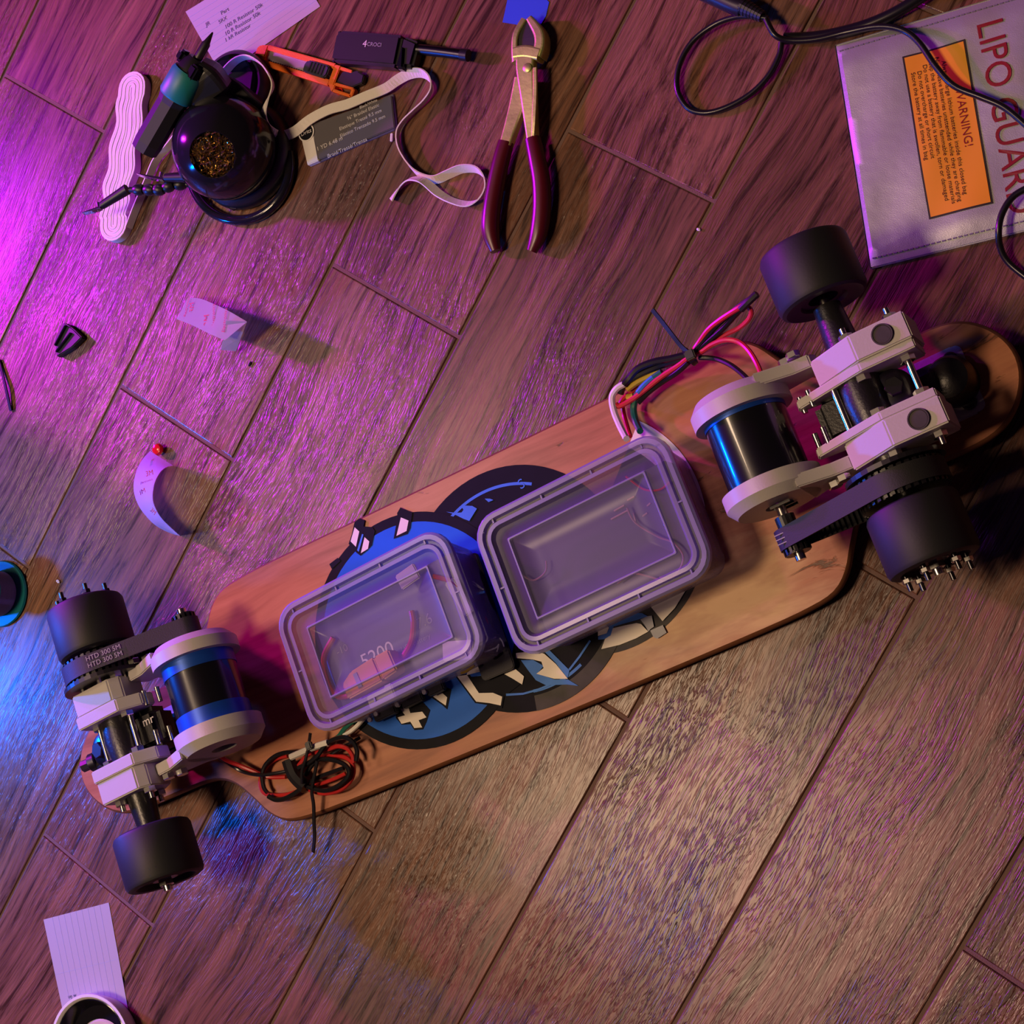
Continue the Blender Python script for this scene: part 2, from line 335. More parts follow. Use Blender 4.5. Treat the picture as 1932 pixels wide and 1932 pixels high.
def text(name, s, size, Mx, m, parent, ext=0.00008, align='CENTER', xs=1.0):
    c = bpy.data.curves.new(name, 'FONT'); c.body = s; c.size = size; c.align_x = align; c.align_y = 'CENTER'; c.extrude = ext; c.resolution_u = 4
    o = bpy.data.objects.new(name, c); COL.objects.link(o); bpy.context.view_layer.update()
    me = bpy.data.meshes.new_from_object(o.evaluated_get(bpy.context.evaluated_depsgraph_get())); bpy.data.objects.remove(o)
    bm = bmesh.new(); bm.from_mesh(me); bpy.data.meshes.remove(me); bmesh.ops.scale(bm, vec=(xs, 1, 1), verts=bm.verts)
    return obj(name, xf(bm, Mx), m, parent)
def hexnut(c, axis, r=0.0055, h=0.005):
    return cyl(r, h, 6, along(V(c) - V(axis).normalized() * h / 2, axis), bev=0.0004)

# ------------------------------------------------------------------ floor
PW, PL, GR = 0.153, 0.603, 0.0034
fl = box((0.6, 0.08, -0.0118), (4.2, 3.9, 0.02)); floor = obj('floor', fl, 'grout', org=(0.6, 0.08, -0.0218)); floor['kind'] = 'structure'
blk_ = obj('light_blocker_1', box((-0.35, -0.73, 0.165), (0.14, 0.766, 0.33), 0.004), mat('dark_blocker_wood', (0.05, 0.03, 0.02), 0.6)); blk_['kind'] = 'structure'  # unseen block, added to keep magenta light off the lower-left floor
def plank_mesh(w, ln):
    bm = bmesh.new(); c = 0.0011
    for z, i in ((-0.006, 0), (-c, 0), (0, c)):
        pass
    ring = []
    for z, i in ((-0.0035, 0), (-c, 0), (-0.0003, 0.0004), (0, c)):
        ring.append([bm.verts.new((sx * (w / 2 - i), sy * (ln / 2 - i), z)) for sx, sy in ((1, 1), (-1, 1), (-1, -1), (1, -1))])
    for a, b in zip(ring, ring[1:]):
        for k in range(4): bm.faces.new((a[k], a[(k + 1) % 4], b[(k + 1) % 4], b[k]))
    bm.faces.new(ring[-1])
    me = bpy.data.meshes.new('plank'); bm.to_mesh(me); bm.free(); me.materials.append(MT['tile']); return me
LINES = {0: -0.0021, 1: 0.0006, 2: 0.0012, 3: 0.0003, 4: -0.0003, 5: -0.0014, 6: -0.0004, 7: 0.0021}
OFF = {-1: 0, 0: 1, 1: -1, 2: 0, 3: 1, 4: -1, 5: 0, 6: 1, 7: -1}
SEAM = {(-1, 0): 0.0, (1, -1): -.001, (2, 0): -.001, (3, 1): -.003, (4, -1): .0, (5, 0): .001, (7, -1): -.003}
for c in range(-9, 17):
    x0 = c * PW + LINES.get(c, 0); x1 = (c + 1) * PW + LINES.get(c + 1, 0)
    me = plank_mesh(x1 - x0 - GR, PL - GR)
    of = OFF.get(c, (0, 1, -1)[(c + 1) % 3]) * PL / 3
    for r in range(-3, 3):
        o = bpy.data.objects.new('plank', me); COL.objects.link(o); o.parent = floor
        o.location = V(((x0 + x1) / 2, of + (r + 0.5) * PL + SEAM.get((c, OFF.get(c, 9)), 0), random.uniform(-0.0002, 0.0))) - floor.location

# ------------------------------------------------------------------ longboard
BC = V((0.61804503, -0.16533432, 0)); U = V((0.61828321, 0.78595539, 0)); W = V((-U.y, U.x, 0))
def lift(u): return 0.0012 + 0.016 * (u / 0.45) ** 2
DT = 0.0105
def zt(u): return lift(u) + DT
def bp(u, v, z): return BC + U * u + W * v + V((0, 0, z))
def uv(px, py, z=0.018):
    p = at(px, py, z) - BC
    for _ in range(3): p = at(px, py, zt(p.dot(U))) - BC
    return p.dot(U), p.dot(W)
board = thing('longboard', 'maple longboard lying wheels up, two motor driven trucks and a round blue print', 'skateboard', BC)
half = [(0, .112), (.10, .112), (.20, .1115), (.24, .110), (.262, .106), (.276, .095), (.287, .078), (.300, .060), (.315, .050), (.335, .0465), (.37, .0465), (.405, .0465), (.425, .042), (.440, .031), (.450, .016), (.4535, 0)]
outline = half + [(u, -v) for u, v in half[-2::-1]]
outline = outline + [(-u, -v) for u, v in half[1:]] + [(-u, v) for u, v in half[-2:0:-1]]
P3 = spline([V((*p, 0)) for p in outline + outline[:1]], 3)[:-1]
bm = bmesh.new(); vs = [bm.verts.new(p) for p in P3]; bmesh.ops.triangle_fill(bm, use_beauty=True, edges=[bm.edges.new((vs[i], vs[(i + 1) % len(vs)])) for i in range(len(vs))])
def densify(bm, L=0.014, it=6):
    for _ in range(it):
        e = [e for e in bm.edges if e.calc_length() > L]
        if not e: break
        bmesh.ops.subdivide_edges(bm, edges=e, cuts=1); bmesh.ops.triangulate(bm, faces=bm.faces)
densify(bm, 0.02)
for v in bm.verts: v.co = bp(v.co.x, v.co.y, zt(v.co.x))
deck = obj('deck', bm, 'deck', board, smooth=True)
def rim(zo, ins):
    out = []
    N = len(P3)
    for i, p in enumerate(P3):
        t = (P3[(i + 1) % N] - P3[i - 1]).normalized(); nrm = V((-t.y, t.x, 0)); q = p + nrm * -ins * 1
        out.append((q, zo))
    return out
bm = bmesh.new(); N = len(P3); rings = []
sgn = 1
for zo, ins in ((DT, 0.0), (DT - 0.0015, -0.0018), (DT * 0.5, -0.0028), (0.0015, -0.0018), (0.0, 0.0)):
    ring = []
    for i, p in enumerate(P3):
        t = (P3[(i + 1) % N] - P3[i - 1]).normalized(); q = p + V((-t.y, t.x, 0)) * (-ins)
        ring.append(bm.verts.new(bp(q.x, q.y, lift(p.x) + zo)))
    rings.append(ring)
for a, b in zip(rings, rings[1:]):
    for k in range(N): bm.faces.new((a[k], a[(k + 1) % N], b[(k + 1) % N], b[k]))
obj('plywood_edge', bm, 'ply', deck, smooth=True)
bm = bmesh.new(); vs = [bm.verts.new(p) for p in P3]; bmesh.ops.triangle_fill(bm, use_beauty=True, edges=[bm.edges.new((vs[i], vs[(i + 1) % N])) for i in range(N)])
densify(bm, 0.03)
for v in bm.verts: v.co = bp(v.co.x, v.co.y, lift(v.co.x))
obj('grip_tape', bm, 'blackm', board)

# flat print on the deck
def decal(name, polys, m, h):
    for k, poly in enumerate(polys):
        bm = bmesh.new(); vs = [bm.verts.new((x, y, 0)) for x, y in poly]
        bmesh.ops.triangle_fill(bm, use_beauty=True, edges=[bm.edges.new((vs[i], vs[(i + 1) % len(vs)])) for i in range(len(vs))])
        densify(bm, 0.014)
        for v in bm.verts: v.co = bp(v.co.x, v.co.y, zt(v.co.x) + 0.00035 + h)
        bmesh.ops.recalc_face_normals(bm, faces=bm.faces)
        for f in bm.faces:
            if f.normal.z < 0: f.normal_flip()
        obj(name, bm, m, deck)
def circ(c, r, n=72, a0=0, a1=360): return [(c[0] + r * math.cos(math.radians(a0 + (a1 - a0) * k / n)), c[1] + r * math.sin(math.radians(a0 + (a1 - a0) * k / n))) for k in range(n + (a1 - a0 < 360))]
def arc(c, r0, r1, a0, a1, n=40): return circ(c, r1, n, a0, a1) + circ(c, r0, n, a0, a1)[::-1]
CA, CB, CD = (-.087, .001), (.012, -.001), (.097, .006)
def q4(pts): return [uv(660 + x / 3.715, 1200 + y / 3.715) for x, y in pts]
def q2(pts): return [uv(600 + x / 10.73, 950 + y / 10.73) for x, y in pts]
def q3(pts): return [uv(800 + x / 6.9, 860 + y / 6.9) for x, y in pts]
def q5(pts): return [uv(1130 + x / 9.66, 1080 + y / 9.66) for x, y in pts]
CD = (.0926, .0140)
decal('worn_emblem_disc', [arc(CD, .001, .099, -106, 45)], 'd_worn', 0.0)
decal('cream_crescent', [circ(CD, .0988, 24, -12, 45) + circ((CD[0] - .006, CD[1] - .006), .084, 24, -12, 45)[::-1]], 'd_white', 0.0002)
decal('black_emblem_disc', [circ(CB, .103)], 'd_black', 0.0004)
decal('worn_edge', [arc(CB, .0905, .1031, -100, -28)], 'd_worn', 0.0005)
decal('thin_blue_ring', [arc(CB, .0860, .0885, 60, 148), arc(CB, .0855, .088, -100, -68)], 'd_lblue', 0.0006)
decal('emblem_rim', [circ(CA, .101)], 'd_black', 0.0008)
decal('blue_emblem_disc', [circ(CA, .0925)], 'd_blue', 0.0010)
decal('blue_flame', [q3([(495, 655), (560, 650), (640, 655), (700, 690), (600, 850), (520, 820), (400, 760), (300, 730), (420, 745), (500, 740), (525, 705)]), q3([(800, 560), (870, 560), (915, 578), (850, 605)]),
    q4([(1205, 170), (1290, 168), (1365, 210), (1320, 262), (1440, 305), (1535, 305), (1608, 350), (1530, 340), (1380, 345), (1310, 310), (1255, 240)]), q4([(1365, 80), (1400, 95), (1545, 240), (1530, 300), (1450, 190), (1370, 110)]),
    q4([(1684, 28), (1696, 36), (1620, 150), (1550, 240), (1538, 232), (1610, 140)]), q4([(1100, 404), (1220, 398), (1320, 370), (1400, 338), (1410, 346), (1320, 385), (1220, 412), (1102, 420)]),
    q4([(897, 280), (985, 262), (1078, 283), (1055, 342), (925, 325)]),
    q5([(180, 945), (440, 840), (700, 740), (800, 745), (900, 800), (700, 870), (480, 930), (280, 990), (275, 1080), (215, 1160), (100, 1220), (0, 1225), (0, 1170), (140, 1110), (200, 1030)])], 'd_lblue', 0.0012)
decal('black_stroke', [q2([(760, 380), (870, 300), (965, 350), (940, 470), (1120, 480), (1170, 560), (1110, 850), (1020, 950), (880, 1060), (800, 1000), (640, 820), (700, 640)]), q2([(1620, 200), (1690, 80), (1760, 120), (1930, 180), (1890, 500), (1830, 620), (1550, 720), (1630, 280)]),
    q4([(330, 520), (370, 470), (520, 465), (570, 520), (545, 600), (520, 655), (460, 660), (432, 618), (370, 622), (330, 575)]), q4([(530, 400), (640, 340), (718, 375), (690, 515), (650, 480), (590, 440)]),
    q4([(745, 280), (840, 262), (925, 388), (1015, 388), (1088, 420), (1073, 507), (985, 485), (885, 470)]), q4([(826, 290), (1100, 260), (1210, 330), (1120, 400), (930, 400)]), q2([(250, 1230), (420, 1100), (480, 1160), (300, 1330)])], 'd_black', 0.0014)
decal('cream_stroke', [q2([(765, 485), (858, 570), (790, 880), (682, 770)]), q2([(965, 685), (1060, 770), (1035, 920), (890, 1010)]), q2([(1700, 285), (1855, 350), (1815, 560), (1610, 660)]),
    q4([(760, 283), (828, 272), (912, 400), (1010, 398), (1075, 425), (1065, 487), (985, 470), (893, 460)]), q4([(826, 275), (835, 240), (900, 200), (980, 185), (1080, 190), (1160, 225), (1228, 283), (1215, 340), (1150, 300), (1060, 250), (960, 240), (900, 255)]),
    q4([(1172, 120), (1300, 105), (1370, 125), (1450, 195), (1535, 300), (1440, 300), (1315, 265), (1365, 225), (1350, 180), (1290, 165), (1170, 155)]),
    q4([(360, 510), (420, 505), (432, 540), (515, 530), (545, 570), (490, 590), (515, 640), (460, 645), (432, 600), (370, 615), (343, 570), (395, 555)]), q4([(565, 405), (640, 385), (690, 430), (680, 487), (640, 460)]),
    q5([(940, 600), (1600, 325), (1400, 650), (1175, 890)]), q5([(270, 1020), (500, 965), (700, 925), (780, 940), (915, 1080), (700, 1200), (400, 1320), (60, 1400), (130, 1210), (230, 1150)]), q5([(0, 970), (140, 940), (200, 1010), (160, 1110), (0, 1160)])], 'd_white', 0.0016)
decal('pale_sliver', [q2([(915, 620), (945, 630), (850, 980), (815, 950)])], 'd_lblue', 0.0017)
decal('worn_grey_patch', [q5([(770, 860), (900, 800), (980, 790), (1020, 990), (950, 1040), (920, 1080), (850, 960)]), q5([(950, 1060), (1180, 960), (1250, 1100), (1080, 1210), (1010, 1180)])], 'd_grey', 0.0017)
c_ = uv(985, 914); text('printed_letter', 'S', 0.012, frame(bp(c_[0], c_[1], zt(c_[0]) + 0.0012), U + W * 0.1), 'd_lblue', deck)

# ---- trucks: local x towards the motor, y towards the belt side, z up (metres)
def truck(o, x, y, right):
    Mx = Matrix((x, y, V((0, 0, 1)))).transposed().to_4x4(); Mx.translation = V((o.x, o.y, 0))
    zb = zt(0.352); YA = V((0, 1, 0))
    def part(name, bm, m, parent, label=None, smooth=True): return obj(name, xf(bm, Mx), m, parent, label, smooth)
    side = 'right' if right else 'left'
    # base plate with four bolts
    pc = -0.022 if right else -0.012
    bm = prism(rrect(.047, .0275, .006), zb - 0.001, zb + .0045, .0008, Matrix.Translation((pc, 0, 0)))
    basep = part('baseplate', bm, 'plate', board, 'grey cast truck baseplate bolted to the deck')
    for sx in (-1, 1):
        for sy in (-1, 1):
            part('mounting_bolt', cyl(.006, .004, 16, Matrix.Translation((pc + sx * .036, sy * .0175, zb + .0045)), bev=.001), 'black', basep)
    # pivot housing, hanger, axle tube, bushings
    body = join(box((-.040, 0, zb + .018), (.030, .032, .034), .008, 3), lathe([(0, zb), (.0185, zb), (.0185, zb + .022), (.015, zb + .031), (.006, zb + .036), (0, zb + .036)], 28, Matrix.Translation((-.054, 0, 0))), box((.012, 0, zb + .014), (.040, .030, .026), .006, 3))
    part('pivot_housing', body, 'casting', board)
    tub = lathe([(0, -.078), (.0105, -.078), (.0125, -.05), (.0155, -.022), (.0175, 0), (.0155, .022), (.0125, .05), (.0105, .078), (0, .078)], 28, along((0, 0, .088), YA))
    hang = part('truck_hanger', join(tub, box((.018, 0, .073), (.042, .038, .030), .007, 3), box((-.014, 0, .076), (.030, .034, .026), .008, 3)), 'casting', board)
    kp = Matrix.Translation((-.022, 0, .089)) @ Matrix.Rotation(math.radians(-12), 4, 'Y')
    part('bushing', lathe([(0, -.03), (.0145, -.03), (.0155, -.02), (.0155, -.005), (.0145, 0), (0, 0)], 24, kp), 'blackm', hang)
    part('cup_washer', lathe([(0, 0), (.0145, 0), (.0145, .0012), (.0105, .0030), (0, .0030)], 24, kp), 'darksteel', hang)
    part('kingpin_nut', cyl(.0072, .006, 6, kp @ Matrix.Translation((0, 0, .003)), bev=.0006), 'black', hang)
    part('axle', cyl(.004, .272, 14, along((0, -.136, .088), YA)), 'steel', hang)
    if not right: part('kingpin_end', join(cyl(.0085, .008, 16, along((-.060, .004, .052), (-1, 0, .15)), bev=.001), cyl(.0055, .012, 8, along((-.064, .004, .053), (-1, 0, .15)))), 'black', hang)
    if not right:
        text('casting_letters', 'mr', .011, Mx @ Matrix.Translation((.030, .006, .0886)), 'whitep', hang)
    # wheels
    R = 0.0342
    for s in (-1, 1):
        c0 = s * .079; d = V((0, s, 0))
        pr = [(.0115, .006), (.017, .006), (.0185, .0035), (.026, .0035), (.030, .002), (.0328, .0034), (R, .0065), (R, .0455), (.0328, .0486), (.030, .050), (.026, .0495), (.0245, .045), (.0115, .045)]
        wh = part('wheel', lathe(pr, 48, along((0, c0, .088), d), closed=True), 'urethane', board)
        part('bearing', lathe([(.004, .040), (.011, .040), (.011, .047), (.004, .047)], 24, along((0, c0, .088), d), closed=True), 'darksteel', wh)
        part('axle_nut', hexnut((0, s * .1285, .088), YA, .0065, .006), 'steel', wh)
        if s > 0:
            for k in range(6):
                a = math.radians(60 * k + (20 if right else 40)); cx, cz = .0225 * math.cos(a), .088 + .0225 * math.sin(a)
                part('wheel_bolt', cyl(.0019, .012, 10, along((cx, .128, cz), YA)), 'darksteel', wh)
                part('lock_nut', hexnut((cx, .1325, cz), YA, .0038, .0035), 'steel' if right else 'darksteel', wh)
    # driven pulley with teeth, flange
    bm = bmesh.new(); teeth = []
    n = 36
    for k in range(n):
        for da, rr in ((0, .0335), (.5, .0335), (.5, .0310), (1, .0310)):
            teeth.append((rr * math.cos(2 * PI * (k + da) / n), rr * math.sin(2 * PI * (k + da) / n)))
    bm.free()
    pul = part('driven_pulley', join(prism(teeth, .057, .077, 0, along((0, 0, .088), YA)), lathe([(.012, .0525), (.0375, .0525), (.0375, .0560), (.012, .0560)], 40, along((0, 0, .088), YA), closed=True)), 'black', board, smooth=False)
    for k in range(6):
        a = math.radians(60 * k + 10); part('pulley_screw', cyl(.0025, .003, 8, along((.022 * math.cos(a), .0525, .088 + .022 * math.sin(a)), (0, -1, 0))), 'steel', pul)
    # motor
    mz = .080; mx = .090; y0, y1 = (-.034, .023) if right else (-.026, .040)
    r = .0315
    mot = part('motor', lathe([(0, y0), (r - .001, y0), (r, y0 + .001), (r, y1 - .001), (r - .001, y1), (0, y1)], 56, along((mx, 0, mz), YA)), 'motor', board)
    bands = [(y0, y0 + .0055)] if right else [(y0, y0 + .0165), (y1 - .0145, y1)]
    for a, b in bands:
        part('blue_end_bell', lathe([(r - .002, a), (r + .0006, a), (r + .0006, b), (r - .002, b)], 56, along((mx, 0, mz), YA), closed=True), 'blue', mot)
    part('motor_shaft', cyl(.004, .045, 16, along((mx, .040, mz), YA)), 'steel', mot)
    pin = []
    for k in range(15):
        for da, rr in ((0, .0105), (.5, .0105), (.5, .0085), (1, .0085)): pin.append((rr * math.cos(2 * PI * (k + da) / 15), rr * math.sin(2 * PI * (k + da) / 15)))
    part('motor_pinion', join(prism(pin, .059, .079, 0, along((mx, 0, mz), YA)), cyl(.0075, .010, 20, along((mx, .050, mz), YA)), lathe([(.003, .078), (.0098, .078), (.0098, .0795), (.003, .0795)], 24, along((mx, 0, mz), YA), closed=True)), 'black', mot, smooth=False)
    part('shaft_end', cyl(.0028, .004, 12, along((mx, .0795, mz), YA)), 'steel', mot)
    # toothed belt round both pulleys
    c1, r1, c2, r2 = V((0, .088)), .0348, V((mx, mz)), .0118
    dd = c2 - c1; L = dd.length; th = math.atan2(dd.y, dd.x); al = math.acos((r1 - r2) / L)
    def loop(e):
        P = []
        for k in range(41): a = th + al + (2 * PI - 2 * al) * k / 40; P.append(c1 + V((math.cos(a), math.sin(a))) * (r1 + e))
        q0 = c1 + V((math.cos(th - al), math.sin(th - al))) * (r1 + e); q1 = c2 + V((math.cos(th - al), math.sin(th - al))) * (r2 + e)
        for k in range(1, 20): P.append(q0.lerp(q1, k / 20))
        for k in range(15): a = th - al + 2 * al * k / 14; P.append(c2 + V((math.cos(a), math.sin(a))) * (r2 + e))
        q0 = c2 + V((math.cos(th + al), math.sin(th + al))) * (r2 + e); q1 = c1 + V((math.cos(th + al), math.sin(th + al))) * (r1 + e)
        for k in range(1, 20): P.append(q0.lerp(q1, k / 20))
        return P
    Lo, Li = loop(.0), loop(-.0016); bm = bmesh.new(); n = len(Lo); rings = []
    for P, yy in ((Lo, .0592), (Lo, .0745), (Li, .0745), (Li, .0592)): rings.append([bm.verts.new((p.x, yy, p.y)) for p in P])
    for i in range(4):
        a, b = rings[i], rings[(i + 1) % 4]
        for k in range(n): bm.faces.new((a[k], a[(k + 1) % n], b[(k + 1) % n], b[k]))
    belt = part('drive_belt', bm, 'blackm', board)
    # belt teeth, and lettering on the back of the belt
    bms = []
    for t in range(22):
        for sg in (1, -1):
            q0 = c1 + V((math.cos(th + sg * al), math.sin(th + sg * al))) * (r1 - .0024); q1 = c2 + V((math.cos(th + sg * al), math.sin(th + sg * al))) * (r2 - .0024)
            p = q0.lerp(q1, (t + .5) / 22); bms.append(box((p.x, .0668, p.y), (.0018, .0150, .0016)))
    tt = part('belt_teeth', join(*bms), 'blackm', belt, smooth=False); tt['kind'] = 'stuff'
    if right:
        for k, dx in enumerate((-.0035, 0, .0035)):
            part('printed_dash', box((mx + .005 + .0002, .0668 + dx, mz + .0114), (.0085, .0007, .0006), Mx=None), 'd_grey', belt, smooth=False)
        text('belt_letter', 'D', .007, Mx @ Matrix.Translation((mx - .010, .0630, mz + .0130)) @ Matrix.Rotation(math.radians(0), 4, 'Z'), 'd_grey', belt)
        text('belt_letter', 'G', .007, Mx @ Matrix.Translation((mx - .013, .0708, mz + .0134)) @ Matrix.Rotation(math.radians(0), 4, 'Z'), 'd_grey', belt)
    else:
        for k in range(2):
            text('belt_lettering', 'HTD 300 5M', .0060, Mx @ Matrix.Translation((.026, .0700 - k * .0062, .1169)) @ Matrix.Rotation(math.radians(19.5), 4, 'Y'), 'd_grey', belt)
    # printed motor mounts: a cup on each end of the motor with an arm to the truck clamp
    mr = .0385
    for s in (-1, 1):
        if right: ya, yb = ((-.051, -.032) if s < 0 else (.023, .041))
        else: ya, yb = ((-.043, -.024) if s < 0 else (.037, .054))
        face = yb if s > 0 else ya; inn = ya if s > 0 else yb; dy = yb - ya
        d = V((0, s, 0)); O = along((mx, inn, mz), d)
        bm = lathe([(.0318, 0), (mr, 0), (mr, dy * .6), (mr - .006, dy), (.011, dy), (.011, dy - .004), (.0318, dy - .004)], 48, O, closed=True)
        fl_ = s
        ay0, ay1 = (face - .010, face) if s > 0 else (face, face + .010)
        arm = prism([(mx - .024, mz + .029), (mx - .050, mz + .014), (.026, mz + .012), (.022, mz + .004), (.026, mz - .014), (mx - .034, mz - .020), (mx - .020, mz - .030)], -ay1, -ay0, .001, Matrix.Rotation(math.radians(90), 4, 'X'))
        mm = part('motor_mount', join(bm, arm), 'white_pla', board, 'white printed motor mount cup and arm')
        for k, (cx, cz) in enumerate(((.036, mz + .0115), (.045, mz + .004))):
            part('hex_nut', hexnut((cx, face + s * .004, cz), YA), 'steel', mm)
            part('bolt_end', cyl(.0022, .013, 10, along((cx, (inn if s < 0 else inn) - s * .006, cz), (0, -s, 0))), 'steel', mm)
        if s > 0: 
            for k in range(3): part('spacer_rib', box((mx - .003, face + .0015, mz + .010 - k * .010), (.016, .002, .0015)), 'black', mm, smooth=False)
    # two clamp blocks with inner plates
    if right:
        prof = [(-.052, .111), (-.010, .113), (.026, .094), (.029, .076), (.012, .066), (-.052, .072)]
        inner = [(-.051, .109), (-.009, .111), (.047, .090), (.050, .080), (.030, .074), (-.050, .074)]
    else:
        prof = [(-.026, .108), (.016, .110), (.024, .102), (.026, .076), (.012, .066), (-.026, .072)]
        inner = [(-.027, .110), (.020, .112), (.036, .097), (.038, .082), (.020, .072), (-.027, .074)]
    RX = Matrix.Rotation(math.radians(90), 4, 'X')
    for s in (-1, 1):
        if right: a, b, c = (.016, .023, .044)
        else: a, b, c = (.019, .030, .050)
        lo, hi = (-c, -b) if s < 0 else (b, c)
        blk = part('clamp_block', prism(prof, -hi, -lo, .0012, RX), 'white_pla', board, 'white printed clamp block around the hanger', smooth=False)
        lo, hi = (-b, -a) if s < 0 else (a, b)
        part('clamp_plate', prism(inner, -hi, -lo, .0010, RX), 'white_pla', blk, smooth=False)
        if right:
            part('bolt_recess', join(cyl(.0068, .0012, 24, Matrix.Translation((-.033, s * .0335, .1116)), bev=.0004), lathe([(.0068, .1112), (.0078, .1112), (.0078, .1134), (.0068, .1134)], 28, Matrix.Translation((-.033, s * .0335, 0)), closed=True)), 'd_worn', blk)
        for k, (nx, nz) in enumerate(((prof[0][0] + .012, .098), (prof[1][0] + .004, .100), (.008, .072))):
            part('hex_nut', hexnut((nx, s * (c + .0025), nz), YA, .0056, .0048), 'steel', blk)
            part('bolt_end', cyl(.0024, .006, 10, along((nx, s * (c + .004), nz), (0, s, 0))), 'steel', blk)
            part('hex_nut', hexnut((nx, s * (a - .0025), nz), YA, .0060, .0050), 'steel', blk)
    nx = prof[0][0] + .012
    part('clamp_rod', cyl(.0026, .046, 14, along((nx, -.023, .098), YA)), 'steel', board)
    nx = prof[1][0] + .004 if not right else .017
    part('clamp_rod', cyl(.0028, .046, 14, along((nx, -.023, .097), YA)), 'steel', board)
truck(V((0.83608, 0.11183, 0)), V((-0.6077255, -0.79414716, 0)), V((0.79414716, -0.6077255, 0)), True)
truck(V((0.40000915, -0.44249933, 0)), V((0.59733727, 0.80199014, 0)), V((-0.80199014, 0.59733727, 0)), False)

# ------------------------------------------------------------------ plastic boxes on the deck
def container(cu, cv, hx, hy, rot, label, zr=.0785):
    t = thing('plastic_container', label, 'container', bp(cu, cv, zt(cu)), 'lidded containers on the board')
    O = frame(bp(cu, cv, 0), (U * math.cos(math.radians(rot)) + W * math.sin(math.radians(rot))))
    zb = max(zt(cu - hx), zt(cu + hx)) + .0012
    obj('tub', rrloft(hx, hy, .020, [(.0005, zr - .006), (.002, zr - .006), (.0035, zr - .010), (.0075, zb + .004), (.010, zb), (.014, zb)], O), 'tub', t, smooth=True)
    lid = obj('lid', rrloft(hx, hy, .021, [(.0118, zr - .0006), (.0145, zr - .0042), (.0240, zr - .0042), (.0252, zr - .0036), (.0266, zr - .0036), (.0278, zr - .0046), (.045, zr - .0046)], O), 'lid', t, smooth=True)
    obj('lid_rim', rrloft(hx, hy, .021, [(-.0005, zr - .007), (-.0005, zr - .002), (.0015, zr), (.0050, zr), (.0062, zr - .0035)], O, cap=False), 'rim', t, smooth=True)
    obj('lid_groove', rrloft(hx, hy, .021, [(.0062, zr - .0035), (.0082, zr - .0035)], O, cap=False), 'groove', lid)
    obj('inner_rim', rrloft(hx, hy, .021, [(.0082, zr - .0035), (.0090, zr - .0006), (.0122, zr - .0004)], O, cap=False), 'rim', lid, smooth=True)
    obj('raised_line', rrloft(hx, hy, .021, [(.0244, zr - .0040), (.0252, zr - .0026), (.0262, zr - .0026), (.0270, zr - .0040)], O, cap=False), 'rim', lid, smooth=True)
    bms = []
    for k in range(4):
        x = (k - 1.5) * hx * .52
        for s in (-1, 1): bms.append(box((x, s * (hy - .0072), zr - .0016), (.0013, .0034, .0018)))
    for k in range(3):
        y = (k - 1) * hy * .8
        for s in (-1, 1): bms.append(box((s * (hx - .0072), y, zr - .0016), (.0034, .0013, .0018)))
    for b in bms: obj('lid_rib', xf(b, O), 'rim', lid)
    return t, O, zb
ca, OA, zba = container(-.090, -.003, .0875, .0570, 2.2, 'smaller frosted lidded container holding a battery, over the blue emblem')
cb, OB, zbb = container(.110, -.010, .0885, .0600, 1.6, 'larger frosted lidded container with thin loose wires, beside the right motor')
# battery in the left box: local x along the board
bt = obj('battery_pack', prism(rrect(.0745, .041, .005), zba + .001, zba + .026, .002, OA @ Matrix.Translation((.000, .002, 0))), 'batt', smooth=False)
bt = tag(bt, 'dark violet battery pack lettered 5200 inside the smaller container', 'battery')
text('printed_number', '5200', .017, OA @ Matrix.Translation((-.026, -.008, zba + .0262)), 'whitep', bt)
text('small_print', 'LiPo Battery', .006, OA @ Matrix.Translation((.012, -.013, zba + .0262)), 'd_grey', bt)
text('small_print', '7.6', .013, OA @ Matrix.Translation((.026, .000, zba + .0262)), 'd_grey', bt)
text('small_print', '-10', .009, OA @ Matrix.Translation((-.056, .010, zba + .0262)), 'd_grey', bt)
cn = thing('battery_connector', 'orange two piece power connector over the battery lettering in smaller container', 'connector', OA @ V((-.022, -.020, zba + .027)))
MC = OA @ Matrix.Translation((-.030, -.024, zba + .037)) @ Matrix.Rotation(math.radians(4), 4, 'Z')
obj('connector_body', prism([(-.027, -.010), (.010, -.011), (.010, .011), (-.015, .010), (-.027, .004)], -.008, .008, .0015, MC), 'conn', cn)
obj('connector_socket', prism([(.0105, -.011), (.026, -.010), (.026, .010), (.0105, .0105)], -.0085, .0085, .0015, MC), 'conn', cn)
obj('blue_tab', box((-.011, 0, .0084), (.004, .013, .0008), Mx=MC), 'd_grey', cn)
def on(O, pts, z): return [O @ V((x, y, z + (dz[0] if dz else 0))) for x, y, *dz in pts]
w1 = obj('battery_lead', tube(on(OA, [(-.058, .022), (-.073, .010), (-.077, -.010), (-.072, -.026), (-.058, -.030)], zba + .030), .0026), 'redpink', smooth=True); tag(w1, 'red battery lead curving along the left end inside smaller container', 'wire')
w2 = obj('battery_lead', tube(on(OA, [(-.005, -.022), (.010, -.012), (.018, .002), (.020, .012)], zba + .030), .0026), 'redpink', smooth=True); tag(w2, 'short red battery lead running from the orange connector toward the middle', 'wire')
pl = thing('balance_plug', 'white balance plug beside the orange connector in the smaller container', 'connector', OA @ V((-.032, -.044, zba)))
MP = OA @ Matrix.Translation((-.036, -.043, zba + .028)); obj('plug_body', box((0, 0, 0), (.020, .011, .009), .001, Mx=MP), 'whitep', pl); obj('plug_head', box((.013, 0, 0), (.008, .014, .011), .001, Mx=MP), 'whitep', pl)
